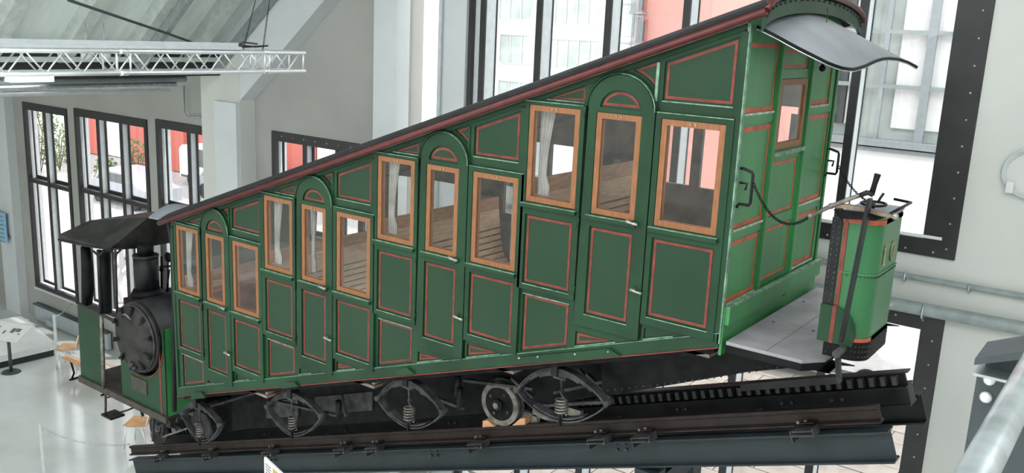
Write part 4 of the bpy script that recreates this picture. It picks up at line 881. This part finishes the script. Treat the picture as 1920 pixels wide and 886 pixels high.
def spring(Lp, Tp, Rp, Bp, y=6.72, coil=True, sc_=1.):
    Lv, Tv, Rv, Bv = [PY(*p, y) for p in (Lp, Tp, Rp, Bp)]
    def curve(a_, m_, b_, n=16):
        out = []
        for i in range(n + 1):
            s_ = i / n; h_ = math.sin(PI * s_) ** .82; q_ = a_.lerp(b_, s_) + (m_ - (a_ + b_) * .5) * h_; out.append(q_)
        return out
    up_ = curve(Lv, Tv, Rv); dn = curve(Lv, Bv, Rv)
    def leafm(c, th, i0, i1, dirn):
        cc = c[i0:i1 + 1]; A_ = []; B_ = []
        for i, p in enumerate(cc):
            a_ = cc[max(0, i - 1)]; b_ = cc[min(len(cc) - 1, i + 1)]; t_ = (b_ - a_).normalized(); n_ = Vector((-t_.z, 0, t_.x)) * dirn
            A_.append((p, n_))
        vs = []
        for p, n_ in A_: vs += [p + Vector((0, -.045, 0)), p + Vector((0, .045, 0)), p + n_ * th + Vector((0, .045, 0)), p + n_ * th + Vector((0, -.045, 0))]
        fs = []
        for i in range(len(A_) - 1):
            for j in range(4): fs.append((4 * i + j, 4 * i + (j + 1) % 4, 4 * i + 4 + (j + 1) % 4, 4 * i + 4 + j))
        fs += [(0, 1, 2, 3), tuple(4 * (len(A_) - 1) + j for j in (3, 2, 1, 0))]
        return MB().add(vs, fs)
    sp_ = leafm(up_, .020, 0, 16, -1).build('leaf_spring', IRON, CAR)
    for j, (i0, i1) in enumerate(((1, 14), (3, 12), (5, 10))):
        mm = leafm([p - Vector((0, 0, .018 + .020 * j)) for p in up_], .019, i0, i1, -1); mm.build('leaf', IRON, sp_)
    leafm(dn, .014, 0, 16, -1).build('leaf', IRON, sp_)
    leafm([p + Vector((0, 0, .016)) for p in dn], .014, 3, 12, 1).build('leaf', IRON, sp_)
    for v in (Lv, Rv): MB().cyl(v + Vector((0, -.06, 0)), v + Vector((0, .06, 0)), .028, 12).build('spring_eye', IRON, sp_)
    MB().bar(Tv + Vector((0, -.0, .06)), Tv + Vector((0, 0, -.07)), .07, .13, (0, 1, 0)).build('spring_buckle', BLACKM, sp_)
    MB().bar(Bv + Vector((0, -.055, -.04)), Bv + Vector((0, -.055, .06)), .02, .02, (0, 1, 0)).build('spring_bolt', BLACK, sp_)
    if coil:
        top = Tv - Vector((0, .0, .12)); bot = Bv + Vector((-.01, 0, .05)); hgt = top.z - bot.z; c = Vector((bot.x - .0, y - .03, bot.z))
        r_ = .055 * sc_; z0_ = bot.z + .02; z1_ = bot.z + hgt * .50; nt = 5; pts = []
        for i in range(nt * 12 + 1): a_ = 2 * PI * i / 12; pts.append((c.x + r_ * math.cos(a_), c.y + r_ * math.sin(a_), z0_ + (z1_ - z0_) * i / (nt * 12)))
        MB().tube(pts, .0105 * sc_, 6).build('coil_spring', IRONL, sp_)
        hk = [(c.x + r_, c.y, z1_), (c.x, c.y, z1_ + .03), (c.x - .02, c.y, z1_ + .07), (c.x, c.y, z1_ + .11), (c.x + .025, c.y, z1_ + .08), (c.x, c.y, z1_ + .06), (c.x - .01, c.y, z1_ + .12), (c.x - .02, c.y, top.z + .03)]
        MB().tube(hk, .010, 6).build('hook', IRON, sp_)
        MB().cyl((c.x, c.y, bot.z - .02), (c.x, c.y, z0_ + .02), .03 * sc_, 8).build('spring_seat', IRON, sp_)
        MB().bar((c.x - .10, c.y, top.z + .03), (c.x + .03, c.y, top.z + .03), .03, .02).build('hook_plate', IRON, sp_)
spring((346, 772), (372, 752), (415, 795), (381, 826), sc_=.9)
spring((505, 760), (549, 733), (606, 778), (554, 813), sc_=.9)
spring((712, 744), (766, 709), (833, 770), (772, 798))
spring((973, 728), (1046, 687), (1141, 754), (1056, 786))
# ---------------------------------------------------------------- driver platform, boiler
YB = 6.60
def PB(px, py): return PY(px, py, YB)
zf = 2.46
MB().box(-12.62, -10.42, YB + .01, 8.6, zf - .05, zf).build('cab_floor', SOOT, CAR); MB().box(-12.64, -10.40, YB - .03, YB + .009, zf - .08, zf + .015).build('cab_floor_edge', PLATE, CAR)
MB().prism(xz([(145, 568), (192, 592), (196, 726), (152, 704)], YB), YB, YB + .02).build('cab_side_panel', GREEN, CAR)
MB().tube([PB(144, 567), PB(192, 590), PB(218, 603)], .022, 8).build('cab_rail', SOOT, CAR)
plate = [(-11.50, zf + .0), (-10.42, zf + .0), (-10.42, 3.66), (-10.50, 3.66)] + [(-11.0 + .51 * math.cos(a_), 3.46 + .51 * math.sin(a_)) for a_ in [-.0 - PI * i / 14 for i in range(1, 14)]] + [(-11.50, 3.3)]
MB().prism([(-11.50, zf + .001), (-10.42, zf + .001), (-10.42, 3.70), (-10.462, 3.70)] + [(-11.0 + .54 * math.cos(a_), 3.46 + .54 * math.sin(a_)) for a_ in [.0 - PI * i / 14 for i in range(0, 12)]] + [(-11.50, 3.1)], YB, YB + .02).build('boiler_apron', GREEN, CAR)
MB().box(-10.44, -10.42, YB + .021, 7.05, zf + .001, 3.70).build('boiler_apron_side', GREEN_LIT, CAR)  # uphill-facing side takes the lit copy of the green
MB().box(-10.55, -10.515, YB - .004, YB - .0005, zf + .02, 3.60).build('pinstripe', RED, CAR)
MB().tube([(-11.0 + .56 * math.cos(a_), YB - .004, 3.46 + .56 * math.sin(a_)) for a_ in [-.15 - (PI - .9) * i / 14 for i in range(15)]], .008, 6).build('pinstripe', RED, CAR)
q = PB(262, 735); MB().box(-11.24, -10.86, YB - .012, YB - .001, 2.66, 2.86).build('name_plate', PLATE, CAR)
bc = Vector((-11.0, YB, 3.47))
bo = MB().cyl(bc + Vector((0, .025, 0)), bc + Vector((0, 1.7, 0)), .50, 48).build('boiler', BLACKM, CAR)
MB().cyl(bc + Vector((0, -.05, 0)), bc + Vector((0, .0245, 0)), .49, 48, .50).build('smokebox_ring', SOOT, bo)
sd = MB(); prof_ = [(.455, -.055), (.45, -.085), (.36, -.105), (.20, -.120), (.0, -.125)]
rings = [[bc + Vector((r_ * math.cos(2 * PI * k / 40), d_, r_ * math.sin(2 * PI * k / 40))) for k in range(40)] for r_, d_ in prof_[:-1]]
vs = [p for rg in rings for p in rg] + [bc + Vector((0, -.125, 0))]; fs = []
for i in range(len(rings) - 1):
    for k in range(40): fs.append((i * 40 + k, i * 40 + (k + 1) % 40, (i + 1) * 40 + (k + 1) % 40, (i + 1) * 40 + k))
for k in range(40): fs.append((3 * 40 + k, 3 * 40 + (k + 1) % 40, len(vs) - 1))
sd.add(vs, fs, True); sd = sd.build('smokebox_door', SOOT, bo)
MB().tube([bc + Vector((.46 * math.cos(a_), -.065, .46 * math.sin(a_))) for a_ in [2 * PI * k / 40 for k in range(40)]], .016, 6, closed=True).build('door_rim', IRON, bo)
for k in range(10):
    a_ = 2 * PI * k / 10 + .25; d = Vector((math.cos(a_), 0, math.sin(a_))); n_ = Vector((0, -1, 0)); tt = d.cross(n_)
    p0 = bc + d * .46 + n_ * .09; p1 = bc + d * .31 + n_ * .125
    MB().add([p0 - tt * .035, p0 + tt * .035, p1, p0 - tt * .035 + n_ * .03, p0 + tt * .035 + n_ * .03, p1 + n_ * .012], [(0, 1, 2), (3, 5, 4), (0, 2, 5, 3), (1, 4, 5, 2), (0, 3, 4, 1)]).cyl(bc + d * .43 + n_ * .06, bc + d * .43 + n_ * .15, .02, 6).build('door_clamp', BLACKM, bo)
MB().tube([bc + Vector((.05, -.14, .30)), bc + Vector((-.02, -.17, .36)), bc + Vector((-.12, -.15, .33))], .013, 6).build('door_handle', IRONL, bo)
for (dx, dz, r_) in ((0, -.36, .03), (.06, -.40, .025)): MB().cyl(bc + Vector((dx, -.10, dz)), bc + Vector((dx, -.15, dz)), r_, 10).build('rivet_boss', IRON, bo)
MB().tube([PB(300, 645) + Vector((0, .05, 0)), PY(325, 650, 7.1)], .03, 8).build('boiler_band', IRON, bo)
cq = PY(275, 520, 7.0); cx0 = cq.x; zb0, zt0, zt1 = 3.90, PY(275, 478, 7.0).z, PY(275, 458, 7.0).z
ch = MB().cyl((cx0, 7.0, zb0), (cx0, 7.0, zt0), .168, 14).build('chimney', BLACKM, CAR)
MB().cyl((cx0, 7.0, zb0), (cx0, 7.0, zb0 + .10), .24, 24, .18).build('chimney_base', BLACK, ch); MB().cyl((cx0, 7.0, zt0 - .03), (cx0, 7.0, zt0 + .004), .176, 14).build('chimney_band', SOOT, ch)
MB().cyl((cx0, 7.0, zt0), (cx0, 7.0, zt1), .112, 20).build('chimney_top', BLACK, ch)
# cab roof: dark angular hood with flat top
e1, e2 = PB(110, 449), PB(205, 467); e3 = PX(285, 461, e2.x); r1 = PY(168, 413, 7.12); r2 = PX(279, 407, e2.x + .02)
e1b = PB(111, 439)
tl = Vector((0, 0, 0))
vs = [e1, e2, e3, Vector((e2.x + .05, r2.y, e3.z)), e1b, Vector((e1b.x, 8.5, e1b.z)), r1, r2, Vector((r1.x, 8.1, r1.z)), Vector((r2.x, 8.3, r2.z)), Vector((e2.x, 8.5, e3.z)), Vector((e1.x, 8.5, e1.z))]
cr = MB().add(vs, [(0, 1, 6, 4), (1, 2, 7), (1, 7, 6), (6, 7, 9, 8), (4, 6, 8, 5), (2, 10, 9, 7), (10, 11, 5, 8, 9), (0, 4, 5, 11), (0, 11, 10, 2, 1)]).build('cab_roof', SOOT, CAR)
MB().tube([e1, e2.lerp(e1, .5) - Vector((0, 0, .01)), e2, e3], .018, 6).build('cab_roof_rim', BLACKM, cr)
n = 10; A = [Vector((-11.45, 7.1 + .75 * i / n, 4.93 + .20 * math.sin(PI * (i / n * .8 + .1)))) for i in range(n + 1)]; B = [p + Vector((.38, 0, .02)) for p in A]
MB().sheet(A, B, (0, 0, .02)).build('cab_roof_lit_arch', HOOD, CAR)  # grey colour stands for light caught on the arched cab roof
for (px0, py0, px1, py1, y, r_, m_) in ((157, 462, 163, 572, 6.72, .02, BLACK), (185, 468, 190, 592, YB, .03, BLACKM), (190, 590, 195, 728, YB - .02, .028, IRONL), (216, 466, 220, 604, YB, .018, SOOT)):
    MB().tube([PY(px0, py0, y), PY(px1, py1, y)], r_, 10).build('cab_post', m_, CAR)
MB().tube([PY(160, 462, 6.76), PY(164, 500, 6.76), PY(165, 540, 6.76), PY(163, 568, 6.76)], [.065, .085, .09, .075], 14).build('rolled_curtain', BLACK, CAR)
MB().tube([PY(197, 470, 7.6), PY(200, 585, 7.6)], .085, 12).build('rolled_curtain', BLACK, CAR)
for px, py in ((185, 470), (216, 468)):
    for s_ in (-1, 1): MB().tube([PB(px, py + 22), PB(px + 2 * s_, py + 8), PB(px + 10 * s_, py)], .016, 6).build('post_bracket', BLACKM, CAR)
MB().box(-12.55, -11.55, 7.3, 8.5, zf, 3.55).build('coal_bunker', BLACK, CAR); MB().box(-11.55, -10.45, 8.0, 8.5, zf, 3.6).build('water_tank', BLACK, CAR)
MB().tube([PY(190, 590, YB), PY(232, 612, YB)], .015, 8).build('cab_rail', SOOT, CAR)
MB().box(-11.95, -11.52, YB + .3, YB + .32, zf, 3.6).build('cab_inner_plate', BLACK, CAR)
MB().tube([PY(316, 412, 6.62), PY(323, 460, 6.62), PY(326, 560, 6.62), PY(327, 770, 6.62)], .030, 8).build('corner_pipe', BLACKM, CAR)
MB().box(-10.4, -10.02, 6.75, 8.5, 2.9, 3.95).build('firebox', BLACK, CAR)
MB().tube([PY(300, 575, 7.3), PY(330, 585, 7.3)], .12, 12).tube([PY(306, 610, 7.0), PY(322, 600, 7.2)], .06, 10).build('steam_pipe', BLACKM, CAR)
q = PY(315, 482, 7.3); gq = MB().ball(q, .075, 14, 8, (1, .5, 1)).build('gauge', BLACK, CAR)
MB().tube([q, PY(315, 545, 7.3)], .012, 6).tube([PY(300, 500, 7.3), PY(325, 498, 7.3)], .016, 6).tube([PY(318, 505, 7.3), PY(312, 548, 7.3)], .01, 6).tube([PY(303, 480, 7.3), PY(303, 545, 7.3)], .018, 6).ball(PY(303, 505, 7.3), .035, 8, 6).build('gauge_pipe', BLACK, gq)
MB().bar((-11.95, 6.6, 2.38), PY(198, 776, YB), .03, .02, (0, 1, 0)).build('step_hanger', IRON, CAR)
q = PY(205, 778, YB); MB().box(q.x - .12, q.x + .14, YB - .06, YB + .16, q.z - .02, q.z + .01).build('step', BLACKM, CAR)
MB().tube([PY(213, 776, YB), PY(240, 768, YB), PY(264, 758, YB)], .014, 6).build('step_stay', BLACK, CAR); MB().tube([PY(200, 745, YB), PY(222, 740, YB)], .012, 6).build('step_stay', BLACK, CAR)
# gear under the driver platform
for (a_, b_) in (((262, 758), (268, 780)), ((288, 770), (287, 826)), ((312, 772), (304, 818)), ((306, 818), (352, 802)), ((266, 762), (290, 770)), ((300, 800), (330, 775)), ((340, 760), (332, 790))):
    MB().bar(PY(*a_, 6.9), PY(*b_, 6.9), .025, .035, (0, 1, 0)).build('brake_rod', IRONL if a_ == (306, 818) else IRON, CAR)
for (px, py, r_, y, m_) in ((296, 796, .17, 7.17, BLACKM), (375, 790, .17, 7.17, IRON)):
    wx = PY(px, py, y).x; c = Vector((wx, y, RL(wx) + .25)); 
    wh = MB().cyl(c, c + Vector((0, .06, 0)), .225, 32).build('wheel', m_, CAR); MB().cyl(c + Vector((0, -.05, 0)), c + Vector((0, -.001, 0)), .07, 12).build('hub', IRONL, wh)
for (px, py, s_) in ((300, 800, .06), (318, 792, .08), (290, 815, .05), (330, 805, .05), (345, 778, .07), (362, 772, .05), (310, 780, .07)):
    q = PY(px, py, 7.08); MB().box(q.x - s_, q.x + s_, 7.04, 7.12, q.z - s_ * .7, q.z + s_ * .7).build('gear_casting', IRONL if s_ < .055 else IRON, CAR)
MB().prism(xz([(268, 770), (330, 780), (345, 750), (420, 745), (520, 760), (560, 790), (420, 812), (300, 800)], 7.4), 7.42, 7.5).build('drive_casing', BLACK, CAR)
# ================================================================== OUTSIDE
MB().box(-90, 40, W + WT, 70, -.4, -.05).build('ground_outside', GRAV, kind='structure')
pv = thing('paving', (-4.5, 15, -.05), None, None); pv['kind'] = 'structure'
rot = .42; cR, sR = math.cos(rot), math.sin(rot); f0 = None
# paving slabs laid in rows, from the wall to the kerb
for i in range(-7, 11):
    for j in range(0, 16):
        x, y = -6.5 + i * 1.10 + (j % 2) * .55, W + .9 + j * .60
        if y > 21.2 or x < -12 or x > 2: continue
        if f0 is None:
            f0 = MB().box(x + .012, x + 1.088, y + .012, y + .588, -.05, .0).build('paving_slab', PAVE, pv); fx = (x, y)
        else: inst(f0, pv, (x - fx[0], y - fx[1], random.uniform(-.004, .004)))
MB().box(-14, 6, 21.4, 21.7, -.05, .08).build('kerb', OUTW, pv)
def facade_window(par, Y, q, nx, nz, m_=OUTG, fr=OUTF):
    x0, x1, z0_, z1_ = q
    f = MB().prism(R(x0, x1, z0_, z1_), Y - .06, Y + .02, holes=[inset(R(x0, x1, z0_, z1_), .06)]).build('window', fr, par)
    MB().box(x0 + .06, x1 - .06, Y - .02, Y - .01, z0_ + .06, z1_ - .06).build('pane', m_, f)
    for i in range(1, nx): x = x0 + (x1 - x0) * i / nx; MB().box(x - .03, x + .03, Y - .05, Y - .021, z0_ + .06, z1_ - .06).build('glazing_bar', fr, f)
    for i in range(1, nz): z = z0_ + (z1_ - z0_) * i / nz; MB().box(x0 + .06, x1 - .06, Y - .045, Y - .021, z - .025, z + .025).build('glazing_bar', fr, f)
YW = 30.0
xw0, xw1 = PY(592, 280, 27).x + .1, PY(1194, 40, YW).x
t = thing('apartment_building', (xw1 - 5, YW, 0), 'white apartment building with rows of windows beyond the big glazing', 'building')
MB().box(xw0, xw1, YW, YW + 12, 0, 24).build('wall', OUTW, t); MB().box(xw0, -24, 27, YW - .01, 0, 15).build('wall', OUTW, t)
for (a_, b_, c, d, nx) in ((938, 62, 1000, 104, 3), (1026, 70, 1126, 112, 5), (1150, 76, 1182, 116, 1), (1155, 4, 1190, 36, 1), (935, 148, 996, 180, 3), (1024, -14, 1126, 14, 5), (938, -20, 1000, 10, 3), (1020, 150, 1060, 180, 2)):
    p0 = PY(a_, b_, YW); p1 = PY(c, d, YW); facade_window(t, YW, (p0.x, p1.x, min(p1.z, p0.z - 1.2), p0.z), nx, 1, OUTL, OUTFL)
t = thing('apartment_building', (xw1 + 2, 30.1, 0), 'salmon pink building with small balconies behind the white one', 'building')
MB().box(xw1 + .1, PY(1302, 60, 30.1).x, 30.1, 42, 0, 24).build('wall', OUTPL, t)
for (a_, b_, c, d) in ((1196, -25, 1212, 22), (1196, 36, 1212, 80)):
    p0 = PY(a_, b_, 30.1); p1 = PY(c, d, 30.1); facade_window(t, 30.1, (p0.x, p1.x, p1.z, p0.z), 1, 1, OUTG, OUTP); z = p1.z
    m = MB().box(p0.x, p1.x, 29.7, 29.72, z + .9, z + .95)
    for i in range(9): x = p0.x + (p1.x - p0.x) * i / 8; m.box(x - .012, x + .012, 29.7, 29.72, z, z + .9)
    m.box(p0.x - .05, p1.x + .05, 29.68, 30.07, z - .1, z - .01).build('balcony', OUTF, t)
# right-hand glazed annex
YG = 24.0
gx0, gx1 = PY(1500, 200, YG).x, 14
t = thing('glazed_annex', (-2, YG, 0), 'building with tall gridded windows over a white plaster base', 'building')
zled = PY(1660, 262, YG).z; zdiv = [PY(1640, 160, YG).z, PY(1640, 58, YG).z, PY(1640, -50, YG).z]
MB().box(gx0, gx1, YG + .002, YG + 8, -.04, zled - .2).build('base_wall', OUTW, t); MB().box(gx0, gx1, YG + .3, YG + 8, zled - .199, 16).build('inner_wall', OUTL, t)
MB().box(gx0, gx1, YG - .25, YG + .29, zled - .16, zled).build('ledge', OUTF, t); MB().box(gx0, gx1, YG - .15, YG + .29, zled - .3, zled - .2).build('ledge', OUTF, t)
xsm = [PY(p, 160, YG).x for p in (1565, 1600, 1652, 1735)]; xsm += [xsm[-1] + 1.15 * (i + 1) for i in range(6)]
bounds = [zled] + zdiv
for i, x in enumerate(xsm):
    w_ = .10 if i in (3, 6) else .05; MB().box(x - w_, x + w_, YG, YG + .15, zled, 14).build('mullion', OUTF, t)
for z in zdiv: MB().box(gx0, gx1, YG + .01, YG + .12, z - .05, z + .05).build('transom', OUTF, t)
for i in range(len(xsm) - 1):
    for j in range(len(bounds) - 1): MB().box(xsm[i] + .06, xsm[i + 1] - .06, YG + .06, YG + .07, bounds[j] + .05, bounds[j + 1] - .05).build('pane', GLASSW, t)
for px, w1, c_ in ((1700, .30, OUTW), (1600, .22, OUTW), (1760, .25, OUTW), (1575, .15, OUTG)):
    x = PY(px, 160, YG).x; MB().box(x - w1, x + w1, YG + .2, YG + .299, zled + .3, zled + 4.5).build('blind', c_, t)
# left windows: salmon building, cars, shrubs, a passer-by
YS = 27.0
xs0, xs1 = PY(150, 260, YS).x, PY(592, 280, 27).x
t = thing('apartment_building', (xs0 + 6, YS, 0), 'salmon red building seen through the left windows', 'building')
for (a_, b_) in ((162, 188), (240, 300), (318, 344), (368, 640)): MB().box(PY(a_, 260, YS).x, min(xs1, PY(b_, 260, YS).x), YS, YS + 6, 0, 16).build('wall', OUTP, t)
MB().box(PY(100, 260, YS).x, xs1 - .3, YS + .4, YS + 6, 0, 15.8).build('rear_wall', OUTW, t)
for px in (392, 412):
    p0 = PY(px - 5, 272, YS); p1 = PY(px + 6, 292, YS); facade_window(t, YS, (p0.x, p1.x, p1.z, p0.z), 1, 1, OUTG, OUTW)
def car(p, L_, h_, m_, label, van=False, rz=0):
    t = thing('parked_car', p, label, 'car'); s_ = 1
    prof = [(0, .35), (.0, .8), (.12 * L_, .95), (.25 * L_, h_), (.72 * L_, h_), (.86 * L_, .98), (L_, .88), (L_, .35)] if not van else [(0, .35), (0, h_ * .9), (.05 * L_, h_), (.72 * L_, h_), (.86 * L_, 1.15), (L_, 1.0), (L_, .35)]
    MB().prism([(p.x + a_, p.z + b_) for a_, b_ in prof], p.y, p.y + 1.7).build('body', m_, t)
    MB().prism([(p.x + .27 * L_, p.z + h_ - .08), (p.x + .70 * L_, p.z + h_ - .08), (p.x + .80 * L_, p.z + 1.0), (p.x + .18 * L_, p.z + 1.0)], p.y - .01, p.y - .002).build('side_window', CGL, t)
    MB().box(p.x + .02 * L_, p.x + .98 * L_, p.y - .012, p.y - .002, p.z + .38, p.z + .5).build('sill_strip', CGL, t)
    for f in (.2, .8): MB().cyl((p.x + f * L_, p.y - .03, p.z + .33), (p.x + f * L_, p.y + .2, p.z + .33), .33, 20).build('wheel', TYRE, t)
c = on(330, 352, 2, -.05); car(Vector((c.x - .8, 25.2, -.05)), 4.6, 1.9, CARW, 'white van parked outside the third left window', True)
c = on(378, 362, 2, -.05); car(Vector((c.x + .2, c.y - .6, -.05)), 4.3, 1.45, CARG, 'silver car parked beside the white van outside the left windows')
c = on(165, 372, 2, -.05); car(Vector((c.x, c.y, -.05)), 4.3, 1.45, CARG, 'silver car seen through the second window from the left')
c = on(1505, 712, 2, -.05); car(Vector((c.x - 1.9, c.y, -.05)), 4.2, 1.45, CARW, 'white car parked outside behind the railcar platform')
def shrub(p, h_, r_, label):
    t = thing('shrub', p, label, 'shrub', 'shrubs outside the left windows'); m = MB()
    for i in range(5): a_ = 2 * PI * i / 5; m.tube([p, p + Vector((r_ * .4 * math.cos(a_), r_ * .4 * math.sin(a_), h_ * .7))], .025, 5)
    m.build('stems', BARK, t); m = MB()
    for i in range(320):
        a_ = random.uniform(0, 2 * PI); v = random.uniform(.15, 1); rr_ = r_ * math.sqrt(random.random()) * (1 - .5 * abs(v - .5)); c = p + Vector((rr_ * math.cos(a_), rr_ * math.sin(a_), h_ * v))
        u_ = Vector((random.uniform(-1, 1), random.uniform(-1, 1), random.uniform(-1, 1))).normalized() * .09; v_ = u_.orthogonal().normalized() * .05
        m.add([c - u_, c + v_, c + u_, c - v_], [(0, 1, 2, 3)])
    m.build('foliage', LEAF, t, kind='stuff', recalc=False)
for (px, py, h_, lb) in ((260, 338, 2.0, 'leafy shrub outside the second left window, right pane'), (200, 347, 1.3, 'small leafy shrub outside the second left window, middle pane'), (75, 330, 3.4, 'tall loose shrub outside the leftmost window'), (112, 318, 2.2, 'bushy shrub outside the leftmost window, right pane'), (80, 250, 5.0, 'tall tree-like shrub far outside the leftmost window')):
    c = on(px, py, 2, 0); c.z = -.05; shrub(Vector((c.x, c.y, -.05)), h_, h_ * .42, lb)
# passer-by seen under the cab roof
c = on(236, 565, 2, 0); c = Vector((c.x - .6, 13.3, -.05)); c.x = PY(236, 540, 13.3).x
t = thing('person', c, 'person in a light shirt walking outside, seen under the cab roof', 'person')
J = [(0, 0, .95), (0, 0, 1.2), (0, 0, 1.42), (0, 0, 1.52), (0, -.02, 1.66), (-.10, 0, .90), (-.12, -.15, .50), (-.12, -.08, .06), (-.12, -.2, .03), (.10, 0, .90), (.12, .14, .50), (.12, .30, .08), (.12, .2, .03), (-.19, 0, 1.40), (-.25, .04, 1.12), (-.24, -.14, .90), (.19, 0, 1.40), (.25, -.06, 1.12), (.24, -.24, .95)]
Ed = [(0, 1), (1, 2), (2, 3), (3, 4), (0, 5), (5, 6), (6, 7), (7, 8), (0, 9), (9, 10), (10, 11), (11, 12), (2, 13), (13, 14), (14, 15), (2, 16), (16, 17), (17, 18)]
Rd = [.15, .13, .14, .055, .095, .09, .065, .045, .04, .09, .065, .045, .04, .06, .045, .035, .06, .045, .035]
me = bpy.data.meshes.new('body'); me.from_pydata(J, Ed, []); o = bpy.data.objects.new('body', me); C.objects.link(o); o.parent = t; me.materials.append(SHIRT)
md = o.modifiers.new('skin', 'SKIN'); 
for i, sv in enumerate(me.skin_vertices[0].data if me.skin_vertices else []): sv.radius = (Rd[i], Rd[i])
if not me.skin_vertices:
    bm = bmesh.new(); bm.from_mesh(me); ly = bm.verts.layers.skin.verify(); bm.verts.ensure_lookup_table()
    for i, v in enumerate(bm.verts): v[ly].radius = (Rd[i], Rd[i]); v[ly].use_root = i == 0
    bm.to_mesh(me); bm.free()
o.modifiers.new('sub', 'SUBSURF').levels = 1
MB().ball((c.x, c.y - .02, c.z + 1.68), .098, 14, 10, (.9, 1.05, 1.2)).build('head', SKIN, t); MB().ball((c.x, c.y + .02, c.z + 1.73), .105, 14, 8, (.95, 1.0, .95)).build('hair', HAIR, t)
print('objects', len(bpy.data.objects))
